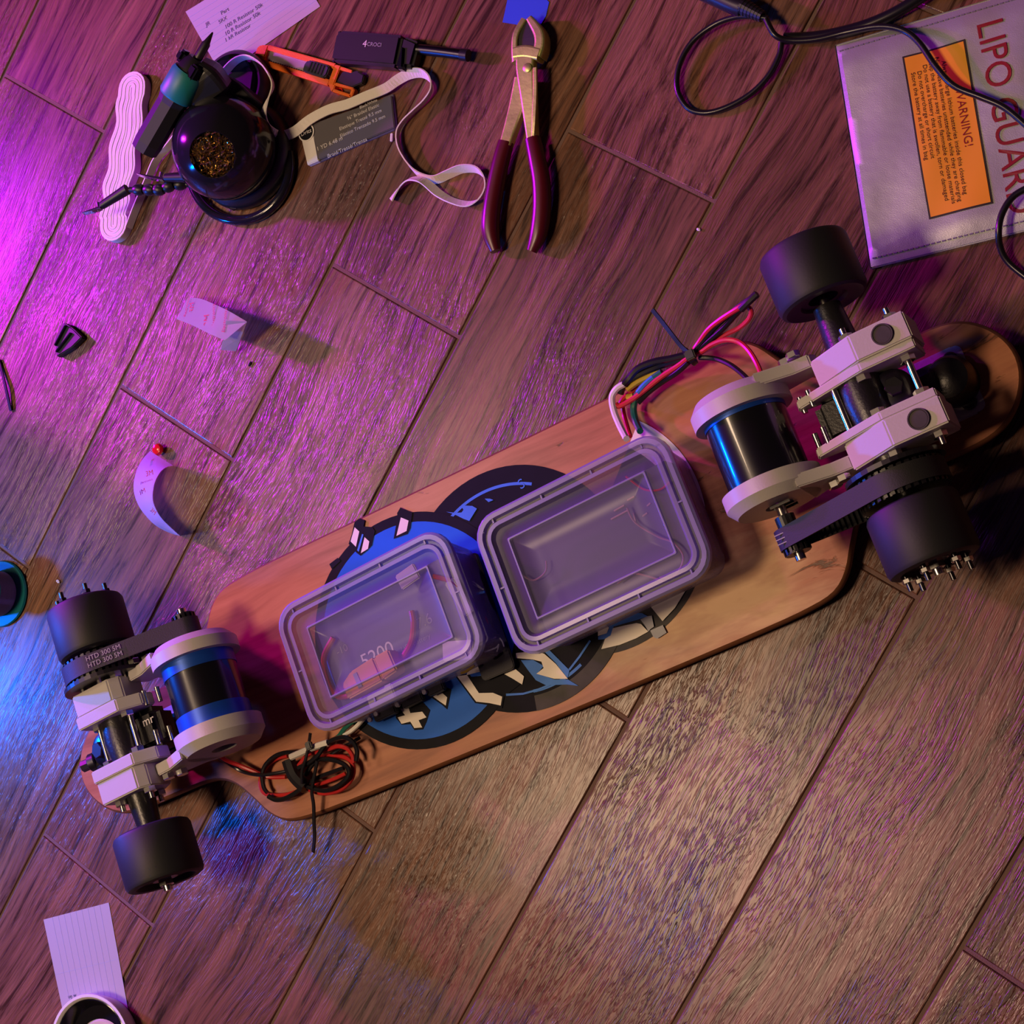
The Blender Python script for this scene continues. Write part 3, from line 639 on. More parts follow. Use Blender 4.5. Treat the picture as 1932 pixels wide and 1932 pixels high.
for x, y, sx, sy, a, lb in ((.034, .036, .020, .014, 8, 'square white foam piece under the top edge of smaller container lid'), (.066, .004, .010, .034, 12, 'curved white foam strip at the right end of smaller container'), (.048, -.036, .028, .016, -20, 'white foam scrap near the lower right corner of smaller container')):
    tag(obj('foam_piece', box((0, 0, 0), (sx, sy, .004), .001, Mx=OA @ Matrix.Translation((x, y, zba + .042 if y > .02 else zba + .030)) @ Matrix.Rotation(math.radians(a), 4, 'Z')), 'foam'), lb, 'foam', 'white foam pieces in the smaller container')
tag(obj('battery_lead', tube(on(OA, [(.050, .030), (.063, .020), (.068, .012)], zba + .030), .0022), 'red'), 'short red wire end near the right end of smaller container', 'wire')
# electronics in the right box
ec = thing('speed_controller', 'dark flat electronics case seen through the larger container lid', 'electronics', OB @ V((-.005, 0, zbb)))
obj('controller_case', prism(rrect(.074, .045, .005), zbb, zbb + .026, .0015, OB @ Matrix.Translation((0, 0, 0))), 'board', ec)
for x_, y_, a_, l_ in ((.022, .026, 3, .010), (.034, .029, 3, .007), (.020, .021, 2, .016), (.031, .013, 80, .009), (.046, .018, 15, .004), (.040, .012, 10, .005)):
    obj('glint_bar', box((0, 0, 0), (l_, .0014, .0010), .0003, Mx=OB @ Matrix.Translation((x_, y_, zbb + .0265)) @ Matrix.Rotation(math.radians(a_), 4, 'Z')), 'tan', ec)  # small pale bars stand in for glints under the lid
for k, (pts, lb) in enumerate((([(.030, .022), (.032, .008), (.045, -.010), (.055, -.020), (.058, -.034), (.046, -.044), (.034, -.040)], 'thin tan wire looping at the right end of the larger container'),
    ([(.000, -.030), (.014, -.028), (.024, -.034), (.036, -.044)], 'thin tan wire hook along lower side of the larger container'),
    ([(-.074, .010), (-.066, .002), (-.054, .004), (-.050, .012)], 'thin tan wire at the left end of the larger container'))):
    tag(obj('thin_wire', tube(on(OB, pts, zbb + .032), .0008, 6), 'tan', smooth=True), lb, 'wire', 'thin tan wires in the larger container')
tag(obj('thin_wire', tube(on(OB, [(.038, .046), (.048, .030), (.060, .024), (.070, .026)], zbb + .030), .0009, 6), 'redpink', smooth=True), 'thin reddish wire at the upper right corner of the larger container', 'wire')

# ------------------------------------------------------------------ wires on and around the board
def pz(pts, z): return [at(p[0], p[1], p[2] if len(p) > 2 else z) for p in pts]
def cc(off, sc, pts): return [(off[0] + p[0] / sc, off[1] + p[1] / sc, *p[2:]) for p in pts]
# lower left coil
k5 = ((440, 1320), 6.0375)
wc = thing('coiled_motor_wires', 'red and black motor wire coil tied beside the left motor', 'wires', at(590, 1460, .014))
def wire(parent, pts, m, r, z=.024, name='wire', k=k5): return obj(name, tube(pz(cc(*k, pts), z), r, 8), m, parent, smooth=True)
wire(wc, [(-220, 620, .045), (-100, 700, .035), (0, 760, .028), (120, 825, .026), (300, 860, .030), (480, 840, .032), (640, 810, .032)], 'bwire', .0016, name='black_wire')
wire(wc, [(-215, 600, .045), (-80, 690, .036), (60, 745, .030), (220, 810, .026), (400, 880, .022), (600, 880, .022)], 'red', .0019, name='red_wire')
wire(wc, [(760, 610), (620, 600), (480, 640), (370, 740), (330, 860), (350, 1000), (390, 1060)], 'bwire', .0019, .026, 'black_wire')
wire(wc, [(620, 640), (500, 670), (400, 740), (330, 850), (310, 960), (350, 1060), (460, 1090), (620, 1080), (740, 1040)], 'red', .0019, .021, 'red_wire')
wire(wc, [(400, 1100), (480, 1140), (580, 1130), (680, 1080), (780, 1010)], 'bwire', .0022, .026, 'black_wire')
wire(wc, [(740, 780), (860, 720), (960, 640), (1040, 530), (1130, 460), (1260, 430), (1360, 480), (1410, 580), (1400, 700)], 'bwire', .0021, .034, 'black_wire')
wire(wc, [(740, 760), (860, 620), (960, 600), (1090, 560), (1200, 530), (1300, 560), (1360, 640), (1370, 720)], 'red', .0020, .028, 'red_wire')
wire(wc, [(820, 860), (940, 700), (1060, 680), (1180, 700), (1280, 750), (1320, 820), (1290, 900), (1180, 990), (1050, 1035), (930, 1020), (820, 980)], 'bwire', .0021, .030, 'black_wire')
wire(wc, [(860, 1020), (980, 1060), (1100, 1060), (1230, 1020), (1330, 930), (1370, 820), (1350, 720), (1280, 660), (1160, 650), (1060, 640), (940, 680)], 'red', .0022, .024, 'red_wire')
wire(wc, [(840, 960), (960, 890), (1120, 830), (1260, 780)], 'bwire', .0020, .028, 'black_wire')
wire(wc, [(920, 980), (1050, 940), (1180, 890), (1280, 840)], 'red', .0017, .024, 'red_wire')
wire(wc, [(960, 700), (1090, 640), (1200, 570), (1330, 500), (1440, 435)], 'bwire', .0016, .024, 'black_wire')
wire(wc, [(630, 690), (660, 780), (700, 870), (760, 940), (830, 1000)], 'black', .0062, .030, 'electrical_tape')
wire(wc, [(655, 655), (780, 600), (920, 540), (1080, 490)], 'wwire', .0030, .034, 'white_wire', )
wire(wc, [(1100, 480), (1200, 420), (1270, 330), (1360, 250), (1440, 200)], 'green', .0022, .022, 'green_wire')
wire(wc, [(1260, 410), (1340, 360), (1430, 280), (1530, 160)], 'wwire', .0020, .022, 'white_wire')
wire(wc, [(1300, 260), (1380, 220), (1460, 180), (1600, 100)], 'green', .0022, .020, 'green_wire')
zt1 = thing('zip_tie', 'black cable tie standing out of the coiled wires below the smaller container', 'cable tie', at(585, 1520, .02))
obj('tie_strap', ribbon(pz(cc(*k5, [(885, 380), (865, 520), (830, 680), (790, 820), (790, 960)]), .036), .0035, .0012, 30), 'black', zt1)
obj('tie_strap', ribbon(pz(cc(*k5, [(960, 700, .036), (930, 860, .034), (900, 1040, .030), (920, 1200, .026), (925, 1400, .024), (930, 1560, .020), (915, 1740, .014)]), .036), .0035, .0012, 20), 'black', zt1)
obj('tie_head', box((0, 0, 0), (.006, .007, .005), .001, Mx=frame(at(440 + 865 / 6.04, 1320 + 525 / 6.04, .039), U)), 'black', zt1)
# black strip connectors under the lower edge of the smaller container
st = thing('wire_strip', 'black connector strip peeking out below the smaller container', 'connector', at(800, 1310, .014))
for q0, q1 in (((705, 1353), (750, 1332)), ((757, 1328), (800, 1308)), ((805, 1305), (840, 1288))):
    p, q = at(*q0, .022), at(*q1, .022); obj('strip_segment', box(((q - p).length / 2, 0, 0), ((q - p).length - .003, .011, .007), .001, Mx=frame(p, q - p)), 'blackm', st)
for x, y in ((712, 1347), (752, 1330), (803, 1306), (700, 1358)): obj('strip_screw', cyl(.002, .003, 10, Matrix.Translation(at(x, y, .0255))), 'plate', st)
# tangle in the gap
gp = thing('wire_tangle', 'dark wire tangle in the gap between the two lidded containers', 'wires', at(930, 1180, .014))
k7 = ((870, 980), 6.0375)
for m, r, pts in (('bwire', .0040, [(90, 560), (200, 700), (240, 900), (260, 1200), (300, 1500)]), ('bwire', .0045, [(150, 600), (260, 800), (330, 1100), (330, 1400), (420, 1560)]), ('bwire', .0040, [(60, 800), (180, 950), (240, 1150), (350, 1350), (470, 1450)]), ('red', .0022, [(230, 1080), (280, 1170), (280, 1280), (240, 1400)]),
    ('d_grey', .0007, [(30, 680), (120, 730), (180, 760), (260, 800)]), ('d_grey', .0007, [(70, 690), (150, 720), (240, 790)]), ('d_lblue', .0011, [(80, 880), (160, 850), (270, 825)]), ('d_grey', .0007, [(240, 1430), (330, 1380), (395, 1340)]), ('d_grey', .0007, [(270, 1510), (400, 1460), (430, 1420), (410, 1510)]), ('d_grey', .0007, [(440, 1350), (470, 1390), (490, 1450)]), ('ywire', .0013, [(0, 1750), (60, 1730), (150, 1660)])):
    wire(gp, pts, m, r, .030 if m != 'bwire' else .022, name={'bwire': 'black_wire', 'red': 'red_wire', 'ywire': 'yellow_wire'}.get(m, 'thin_lead'), k=k7)
obj('battery_strap', prism(rrect(.016, .052, .004), .0165, .0200, .0008, frame(at(925, 1165, 0), U)), 'blackm', gp)
# upper right bundle
k4 = ((1100, 540), 4.83)
wb = thing('tied_motor_wires', 'red and black motor wires tied in a long bundle left of the right motor', 'wires', at(1300, 680, .014))
wire(wb, [(1640, 870, .070), (1600, 740, .062), (1520, 600, .056), (1420, 510, .052), (1300, 490, .050), (1180, 530, .046), (1060, 610, .042), (960, 650, .040)], 'redpink', .0021, .05, 'red_wire', k4)
wire(wb, [(1530, 880, .066), (1440, 790, .056), (1330, 710, .048), (1200, 660, .042), (1060, 650, .040)], 'bwire', .0021, .05, 'black_wire', k4)
wire(wb, [(960, 650, .042), (1040, 540, .044), (1140, 400, .050), (1260, 300, .056), (1400, 210, .062), (1470, 170, .064)], 'redpink', .0022, .05, 'red_wire', k4)
wire(wb, [(1000, 640, .040), (1110, 530, .044), (1260, 400, .050), (1400, 250, .058), (1500, 150, .064), (1585, 70, .068)], 'bwire', .0024, .05, 'black_wire', k4)
wire(wb, [(980, 620, .042), (1110, 480, .046), (1230, 350, .052), (1400, 200, .060), (1580, 75, .066)], 'bwire', .0022, .05, 'black_wire', k4)
wire(wb, [(1470, 170, .060), (1530, 220, .060), (1510, 300, .056), (1420, 380, .050), (1300, 440, .046), (1180, 510, .042)], 'redpink', .0020, .05, 'red_wire', k4)
wire(wb, [(1440, 210, .066), (1510, 140, .069), (1585, 70, .070)], 'black', .0031, .05, 'heat_shrink', k4)
wire(wb, [(960, 650, .042), (860, 730, .038), (720, 820, .034), (580, 930, .032), (450, 1030, .030), (340, 1090, .030), (300, 1080, .030)], 'redpink', .0023, .04, 'red_wire', k4)
wire(wb, [(960, 690, .040), (860, 780, .036), (720, 870, .030), (600, 960, .028), (500, 1060, .028)], 'bwire', .0026, .04, 'black_wire', k4)
wire(wb, [(960, 620, .042), (800, 660, .040), (640, 690, .038), (500, 750, .036), (420, 840, .034), (370, 900, .034)], 'bwire', .0030, .04, 'black_wire', k4)
wire(wb, [(960, 640, .040), (820, 690, .038), (680, 730, .034), (520, 800, .032), (380, 890, .032), (340, 980, .030)], 'bwire', .0030, .04, 'black_wire', k4)
wire(wb, [(700, 760), (600, 820), (500, 870), (400, 940)], 'ywire', .0026, .030, 'yellow_sleeve', k4)
wire(wb, [(460, 1000), (430, 1010), (400, 1010)], 'ywire', .0026, .028, 'yellow_sleeve', k4)
wire(wb, [(720, 780, .034), (620, 850, .032), (530, 930, .030), (480, 1020, .028), (460, 1120, .026), (480, 1230, .028), (520, 1320, .040)], 'green', .0028, .03, 'green_wire', k4)
wire(wb, [(640, 830, .033), (560, 900, .033), (500, 970, .032)], 'd_lblue', .0024, .03, 'blue_wire', k4)
wire(wb, [(380, 890, .034), (310, 930, .034), (265, 1010, .032), (280, 1130, .032), (330, 1260, .036), (395, 1390, .050)], 'wwire', .0028, .03, 'white_wire', k4)
wire(wb, [(620, 850), (500, 920), (380, 1010), (340, 1070)], 'red', .0022, .024, 'red_wire', k4)
wire(wb, [(360, 1100, .020), (380, 1200, .020), (430, 1370, .030)], 'red', .0020, .02, 'red_wire', k4)
zt2 = thing('zip_tie', 'black cable tie round the long wire bundle, tail pointing up left', 'cable tie', at(1300, 672, .03))
obj('tie_strap', ribbon(pz(cc(*k4, [(635, 215, .052), (720, 320, .050), (820, 450, .048), (900, 550, .046), (980, 620, .046)]), .05), .0036, .0012, 25), 'black', zt2)
obj('tie_loop', lathe([(.0068, -.0018), (.0080, -.0018), (.0080, .0018), (.0068, .0018)], 20, along(at(1302, 673, .040), at(1340, 650, .04) - at(1290, 690, .04)), closed=True), 'black', zt2)
obj('tie_head', box((0, 0, 0), (.008, .008, .006), .001, Mx=frame(at(1303, 670, .048), U)), 'black', zt2)

# ------------------------------------------------------------------ loose things on the floor
def plate_from_px(quad, z0, z1, bev=0.0, rnd=0):
    P = [at(x, y, z1) for x, y in quad]; return prism([(p.x, p.y) for p in P], z0, z1, bev)
def quad_frame(p0, p1, z):
    return frame(at(*p0, z), at(*p1, z) - at(*p0, z))
# index card, top
def index_card(label, quad, nlines, rows, hdr):
    bm = plate_from_px(quad, .0001, .0005); t = thing('index_card', label, 'card', at(*quad[0], 0))
    obj('card_sheet', bm, 'paper', t)
    a, b, c, d = [at(x, y, .00058) for x, y in quad]
    for k in range(nlines):
        f = (k + 1.2) / (nlines + 1.6); p, q = a.lerp(d, f), b.lerp(c, f)
        obj('ruled_line', box(((q - p).length / 2, 0, 0), ((q - p).length * .985, .00028, .0001), Mx=frame(p, q - p)), 'line', t)
    return t
t = index_card('white ruled index card with pen notes at the top edge behind soldering stand', [(350, 22), (415, -95), (603, 12), (418, 142)][0:1] + [(540, -95), (604, 12), (418, 142)], 11, None, None)
X0 = at(418, 100, .0006); XD = at(500, 50, .0006) - at(418, 100, .0006)
for px, s, sz in (((424, 21), 'Part', .0058), ((392, 45), 'JR', .0058), ((420, 38), '5RX', .0055), ((424, 52), '100 R Resistor 50k', .0058), ((424, 65), '10 R Resistor 50k', .0058), ((424, 77), '1 kR Resistor', .0056)):
    text('pen_writing', s, sz, frame(at(*px, .0007), XD), 'ink', t, ext=.00004, align='LEFT' if len(s) > 4 else 'CENTER')
# index card, lower left
t2 = index_card('white ruled index card in the lower left corner partly under the round dish', [(205, 1703), (82, 1735), (130, 1962), (247, 1935)], 1, None, None)
a, b, c, d = [at(x, y, .00058) for x, y in ((82, 1735), (205, 1703), (247, 1935), (130, 1962))]
for k in range(9):
    f = (k + 1.5) / 11; p, q = a.lerp(b, f), d.lerp(c, f); obj('ruled_line', box(((q - p).length / 2, 0, 0), ((q - p).length, .00028, .0001), Mx=frame(p, q - p)), 'line', t2)
for px, s in (((136, 1879), 'ue w'), ((142, 1886), '5v to'), ((162, 1887), 'C A'), ((140, 1905), 'x')):
    text('pen_writing', s, .005, frame(at(*px, .0007), at(240, 1760, 0) - at(140, 1785, 0)), 'ink', t2, ext=.00004)
# round dish on that card
dc = at(196, 1965, 0); t = thing('round_dish', 'white rimmed round dish with cream inside, cut by the bottom edge of photo', 'dish', dc)
obj('dish_wall', lathe([(.034, .001), (.041, .001), (.0455, .018), (.0450, .020), (.0425, .020), (.0400, .017), (.036, .004), (.034, .003)], 48, Matrix.Translation(dc), closed=True), 'whitep', t, smooth=True)
obj('dark_lining', lathe([(0, .0032), (.034, .0032), (.0405, .0175), (.0395, .0178), (.033, .0050), (0, .0050)], 48, Matrix.Translation(dc)), 'gloss', t, smooth=True)
obj('cream_disc', lathe([(0, .0052), (.026, .0052), (.028, .0068), (.026, .0085), (0, .0095)], 48, Matrix.Translation(dc + V((.006, -.004, 0)))), 'cream', t, smooth=True)

# flat wound elastic roll
def elastic_roll():
    cen = spline([at(x, y, .008) for x, y in ((250, 166), (245, 215), (234, 280), (224, 340), (218, 385), (215, 424))], 8)
    bm_all = []
    for j in range(7):
        d = .0014 + j * .00225; ring = []
        n = len(cen)
        for i in range(n):
            t = (cen[min(i + 1, n - 1)] - cen[max(i - 1, 0)]).normalized(); nx = V((-t.y, t.x, 0)); ww = (.0013 + .0001 * j) * math.sin(i * .62 + j * .22) * (1 if 3 < i < n - 4 else 0)
            ring.append(cen[i] + nx * (d + ww))
        t = (cen[-1] - cen[-2]).normalized(); nx = V((-t.y, t.x, 0))
        for k in range(1, 10): a = PI * k / 10; ring.append(cen[-1] + nx * d * math.cos(a) + t * d * math.sin(a))
        for i in range(n - 1, -1, -1):
            tt = (cen[min(i + 1, n - 1)] - cen[max(i - 1, 0)]).normalized(); nx2 = V((-tt.y, tt.x, 0)); ww = (.0013 + .0001 * j) * math.sin(i * .62 + j * .22) * (1 if 3 < i < n - 4 else 0)
            ring.append(cen[i] - nx2 * (d - ww))
        t = (cen[0] - cen[1]).normalized(); nx = V((t.y, -t.x, 0))
        for k in range(1, 10): a = PI * k / 10; ring.append(cen[0] - nx * d * math.cos(a) + t * d * math.sin(a))
        bm = bmesh.new(); m = len(ring); rr = []
        h_ = .00090 if j in (2, 5) else .00122
        for off, z in ((h_, .0003), (h_, .0090), (h_ * .8, .0093), (-h_ * .8, .0093), (-h_, .0090), (-h_, .0003)):
            vv = []
            for i, p in enumerate(ring):
                t = (ring[(i + 1) % m] - ring[i - 1]).normalized(); nx = V((-t.y, t.x, 0)); vv.append(bm.verts.new(V((p.x, p.y, 0)) + nx * off + V((0, 0, z + (.0004 if j % 2 else 0)))))
            rr.append(vv)
        for a, b in zip(rr, rr[1:] + rr[:1]):
            for i in range(m): bm.faces.new((a[i], a[(i + 1) % m], b[(i + 1) % m], b[i]))
        bm_all.append(bm)
    return bm_all
rl = thing('elastic_roll', 'flat wound white elastic roll standing on edge left of the soldering stand', 'elastic', at(235, 300, 0))
for b in elastic_roll(): obj('winding', b, 'elastic', rl, smooth=True)
obj('loose_end', ribbon([at(x, y, .001) for x, y in ((248, 432), (262, 395), (283, 345), (300, 305), (322, 280), (345, 250))], .0088, .0012, 82), 'elastic', rl)
# elastic strap winding across the floor
pts = [(398, 187, .004), (408, 172, .016), (425, 145, .026), (450, 118, .028), (475, 111, .028), (500, 126, .030), (516, 150, .032), (519, 168, .034), (508, 192, .036), (500, 215, .034), (503, 238, .028), (520, 254, .018), (540, 257, .008), (560, 248, .0078), (585, 226, .0092), (620, 207, .0094), (655, 197, .0094), (690, 182, .0094), (728, 167, .008), (752, 152, .005), (775, 141, .004), (798, 140, .003), (815, 152, .002), (818, 172, .002), (806, 193, .001), (785, 213, .001), (766, 232, .001), (755, 252, .001), (757, 278, .001), (768, 302, .001), (784, 323, .001), (803, 337, .001), (826, 341, .001), (850, 331, .001), (875, 321, .001), (902, 322, .001), (918, 337, .001), (921, 358, .001), (908, 378, .001), (885, 387, .001), (855, 380, .002), (830, 366, .003), (812, 350, .006), (797, 341, .008), (778, 340, .005), (763, 350, .002), (750, 366, .001), (741, 379, .001)]
tl = [40, 40, 75, 85, 85, 80, 75, 65, 45, 25, 10, 10, 30, 20, 5, 0, 0, 0, 5, 20, 30, 50, 65, 70, 75, 75, 75, 75, 80, 80, 75, 60, 60, 60, 60, 65, 75, 75, 65, 50, 55, 50, 50, 55, 60, 60, 50, 40]
eb = obj('elastic_strap', ribbon([at(*p) for p in pts], .0095, .0012, tilts=tl, n=4), 'elastic', org=at(650, 200, 0)); tag(eb, 'white elastic strap trailing from soldering stand over the card to a loop by pliers', 'elastic')
# printed card the strap lies over
lc = thing('elastic_package_card', 'dark grey printed card with white end under the elastic strap', 'card', at(650, 240, 0))
LQ = [(572, 240), (735, 178), (744, 240), (581, 311)]
P = [at(x, y, .006) for x, y in LQ]
obj('card_body', plate_from_px([(588, 234), (738, 180), (744, 240), (598, 303)], .0004, .0055, .0006), 'card', lc)
obj('white_band', plate_from_px([(564, 243), (588, 234), (601, 303), (580, 312)], .0003, .0060, .0006), 'whitep', lc)
obj('clear_sleeve', plate_from_px([(722, 184), (741, 177), (748, 238), (742, 245), (590, 311), (586, 305), (737, 240)], .0003, .0028, .0003), 'tub', lc)
LD = at(735, 240, 0) - at(600, 300, 0)
o_ = at(578, 250, .0063); obj('logo_disc', cyl(.0072, .0003, 32, Matrix.Translation(o_)), 'd_black', lc); obj('logo_ring', lathe([(.0072, 0), (.0084, 0), (.0084, .0003), (.0072, .0003)], 32, Matrix.Translation(o_), closed=True), 'whitep', lc)
text('logo_lettering', 'Dritz', .0055, frame(o_ + V((0, 0, .0004)), LD), 'cardtext', lc)
for s, px, sz in (('9.5 mm', (690, 189), .004), ('Black/White', (695, 196), .0038), ('\u215c" Braided Elastic', (685, 211), .0046), ('Elastique Tress\u00e9 9.5 mm', (680, 226), .0046), ('El\u00e1stico Trenzado 9.5 mm', (684, 238), .0046), ('1 YD 6.48 m', (622, 271), .0055), ('Braid/Tress\u00e9/Trenza', (655, 279), .0052)):
    text('printed_line', s, sz, frame(at(*px, .0057), LD), 'cardtext', lc)

# utility knife
kn = thing('utility_knife', 'orange snap blade knife with dark slider beside the index card', 'knife', at(580, 130, 0))
K0 = at(487, 98, .006); K1 = at(678, 156, .006); KD = K1 - K0; KM = frame(V((K0.x, K0.y, 0)), V((KD.x, KD.y, 0))); KL = V((KD.x, KD.y, 0)).length
s_ = KL / 200
def kx(v): return v * KL / 200.
obj('handle_frame', join(prism([(kx(-2), -.004), (kx(4), -.0085), (kx(18), -.0108), (kx(18), .0085), (kx(4), .0068), (kx(-2), .004)], .0005, .0085, .001, KM),
    prism([(kx(17), .0040), (kx(150), .0048), (kx(150), .0100), (kx(17), .0088)], .0005, .0085, .0008, KM), prism([(kx(17), -.0108), (kx(150), -.0112), (kx(150), -.0055), (kx(17), -.0055)], .0005, .0085, .0008, KM), 
    prism([(kx(148), -.0100), (kx(160), -.0100), (kx(160), .0092), (kx(148), .0092)], .0005, .0085, .0008, KM), prism([(kx(150), .0055), (kx(182), .0060), (kx(182), .0085), (kx(150), .0092)], .0005, .0078, .0006, KM),
    prism([(kx(158), -.0150), (kx(196), -.0150), (kx(196), -.0125), (kx(160), -.0122)], .0005, .0078, .0006, KM), prism([(kx(150), -.0100), (kx(158), -.0150), (kx(162), -.0150), (kx(162), -.0070), (kx(150), -.0070)], .0005, .0078, .0006, KM),
    prism([(kx(160), -.0090), (kx(196), -.0080), (kx(196), -.0060), (kx(160), -.0062)], .0005, .0078, .0006, KM), prism([(kx(192), -.0150), (kx(198), -.0140), (kx(198), -.0070), (kx(192), -.0062)], .0005, .0078, .0006, KM)), 'orange', kn)
obj('blade_channel', prism([(kx(16), -.0064), (kx(150), -.0064), (kx(150), .0062), (kx(16), .0052)], .001, .0045, .0003, KM), 'blade', kn)
bms = [box((kx(24 + k * 4.6), -.0048, .0048), (kx(2), .0012, .0006), Mx=KM) for k in range(22)]
rk = obj('ratchet_teeth', join(*bms), 'slider', kn); rk['kind'] = 'stuff'
obj('slider', prism([(kx(100), -.0058), (kx(142), -.0062), (kx(146), -.0030), (kx(146), .0048), (kx(140), .0058), (kx(104), .0056), (kx(99), .0020)], .0045, .0125, .0012, KM), 'slider', kn)
for k in range(5): obj('slider_ridge', box((kx(112 + k * 6), 0, .0128), (kx(2.4), .009, .001), Mx=KM), 'black', kn)
obj('end_cap', prism([(kx(160), -.0055), (kx(192), -.0055), (kx(206), .0005), (kx(204), .0075), (kx(190), .0095), (kx(164), .0050)], .0008, .0070, .0008, KM), 'black', kn)
tag(obj('red_ring', lathe([(.0022, -.0006), (.0034, -.0006), (.0034, .0006), (.0022, .0006)], 16, Matrix.Translation(at(641, 173, .001)), closed=True), 'redgloss'), 'tiny red ring just below the orange knife', 'ring')

# lighter
lg = thing('gas_lighter', 'black long nosed gas lighter with small white logo above elastic strap', 'lighter', at(720, 98, 0))
L0 = at(637, 92, .008); L1 = at(793, 103, .008); LM = frame(V((L0.x, L0.y, 0)), V((L1.x - L0.x, L1.y - L0.y, 0))); LL = V((L1.x - L0.x, L1.y - L0.y, 0)).length
obj('lighter_body', prism([(.000, -.013), (.003, -.0145), (LL * .80, -.0150), (LL * .80, .0145), (.003, .0150), (0, .0135)], .0005, .0165, .003, LM), 'black', lg, smooth=True)
obj('trigger_shroud', prism([(LL * .79, -.0150), (LL * .98, -.0140), (LL * 1.0, .0090), (LL * .93, .0110), (LL * .79, .0145)], .001, .0155, .003, LM), 'black', lg, smooth=True)
obj('trigger', prism([(LL * .80, -.0165), (LL * .90, -.0165), (LL * .86, .004), (LL * .82, .006)], .005, .0175, .002, LM), 'gloss', lg, smooth=True)
obj('nozzle', tube([LM @ V((LL * .97, .0040, .009)), LM @ V((LL * 1.20, .0035, .009)), LM @ V((LL * 1.52, .002, .009))], .0048, 16, 3), 'darksteel', lg, smooth=True)
obj('nozzle_tip', tube([LM @ V((LL * 1.48, .0022, .009)), LM @ V((LL * 1.56, .0018, .009))], .0054, 16, 2), 'black', lg, smooth=True)
text('logo_lettering', 'CROCI', .0050, LM @ Matrix.Translation((LL * .50, .0035, .0167)), 'd_grey', lg)
text('logo_mark', '4', .009, LM @ Matrix.Translation((LL * .385, .0035, .0167)), 'cardtext', lg)

# pliers
pr_ = thing('diagonal_pliers', 'worn steel cutting pliers with maroon dipped handles, jaws toward blue tape', 'pliers', at(985, 250, 0))
def lp(pts): return [at(*p) for p in pts]
obj('handle_grip', loft(lp([(955, 268, .010), (946, 300, .010), (936, 345, .010), (927, 400, .010), (926, 440, .009), (935, 474, .008)]), [(.0068, .006), (.0072, .0068), (.0074, .0072), (.0076, .0074), (.0074, .007), (.0045, .0045)], rnd=.42), 'grip', pr_, smooth=True)
obj('handle_grip', loft(lp([(1005, 262, .012), (1013, 300, .012), (1021, 345, .011), (1022, 395, .010), (1016, 440, .009), (1003, 474, .008)]), [(.0068, .006), (.0074, .007), (.0078, .0074), (.0078, .0076), (.0074, .007), (.0045, .0045)], rnd=.42), 'grip', pr_, smooth=True)
obj('tang', loft(lp([(990, 150, .007), (978, 200, .008), (966, 240, .009), (955, 275, .010)]), [(.0085, .005), (.0075, .0045), (.0062, .0045), (.0055, .0045)], rnd=.2), 'jaw', pr_)
obj('tang', loft(lp([(993, 108, .013), (994, 135, .013), (999, 190, .013), (1006, 268, .0125)]), [(.0085, .0045), (.0084, .0048), (.0066, .0048), (.0045, .0045)], rnd=.2), 'jaw', pr_)
obj('jaw', loft(lp([(982, 118, .010), (977, 95, .010), (979, 68, .010), (993, 40, .009)]), [(.0060, .0075), (.0032, .0075), (.0030, .007), (.0028, .006)], rnd=.25), 'jaw', pr_)
obj('jaw', loft(lp([(1016, 108, .010), (1023, 90, .010), (1021, 66, .010), (1003, 38, .009)]), [(.0060, .0075), (.0052, .0075), (.0050, .007), (.0030, .006)], rnd=.25), 'jaw', pr_)
obj('jaw_shoulder', loft(lp([(974, 104, .011), (996, 101, .011), (1022, 106, .011)]), [(.0055, .007), (.0060, .007), (.0055, .007)], rnd=.2), 'jaw', pr_)
obj('cutting_bevel', loft(lp([(997, 97, .0100), (996, 76, .0100), (998, 44, .010)]), [(.0085, .005), (.0085, .005), (.0020, .004)], rnd=.1), 'jawin', pr_)
obj('raised_edge', loft(lp([(1010, 128, .0175), (1010, 170, .0175), (1008, 220, .0175), (1006, 258, .0165)]), [(.0016, .0012), (.0018, .0012), (.0018, .0012), (.0014, .0010)], rnd=.2), 'jaw', pr_)
obj('pivot_rivet', lathe([(0, .0180), (.0035, .0180), (.0042, .0185), (.0035, .0190), (0, .0192)], 24, Matrix.Translation(at(995, 128, .018) - V((0, 0, .018)))), 'jaw', pr_, smooth=True)
# blue tape
bm = plate_from_px([(957, 0), (953, 20), (948, 42), (985, 48), (1018, 50), (1030, 30), (1036, 4), (1015, -18), (970, -20)], .0001, .0006)
tag(obj('blue_tape', bm, 'tapeblue'), 'torn square of blue masking tape at the top edge touching plier jaws', 'tape')

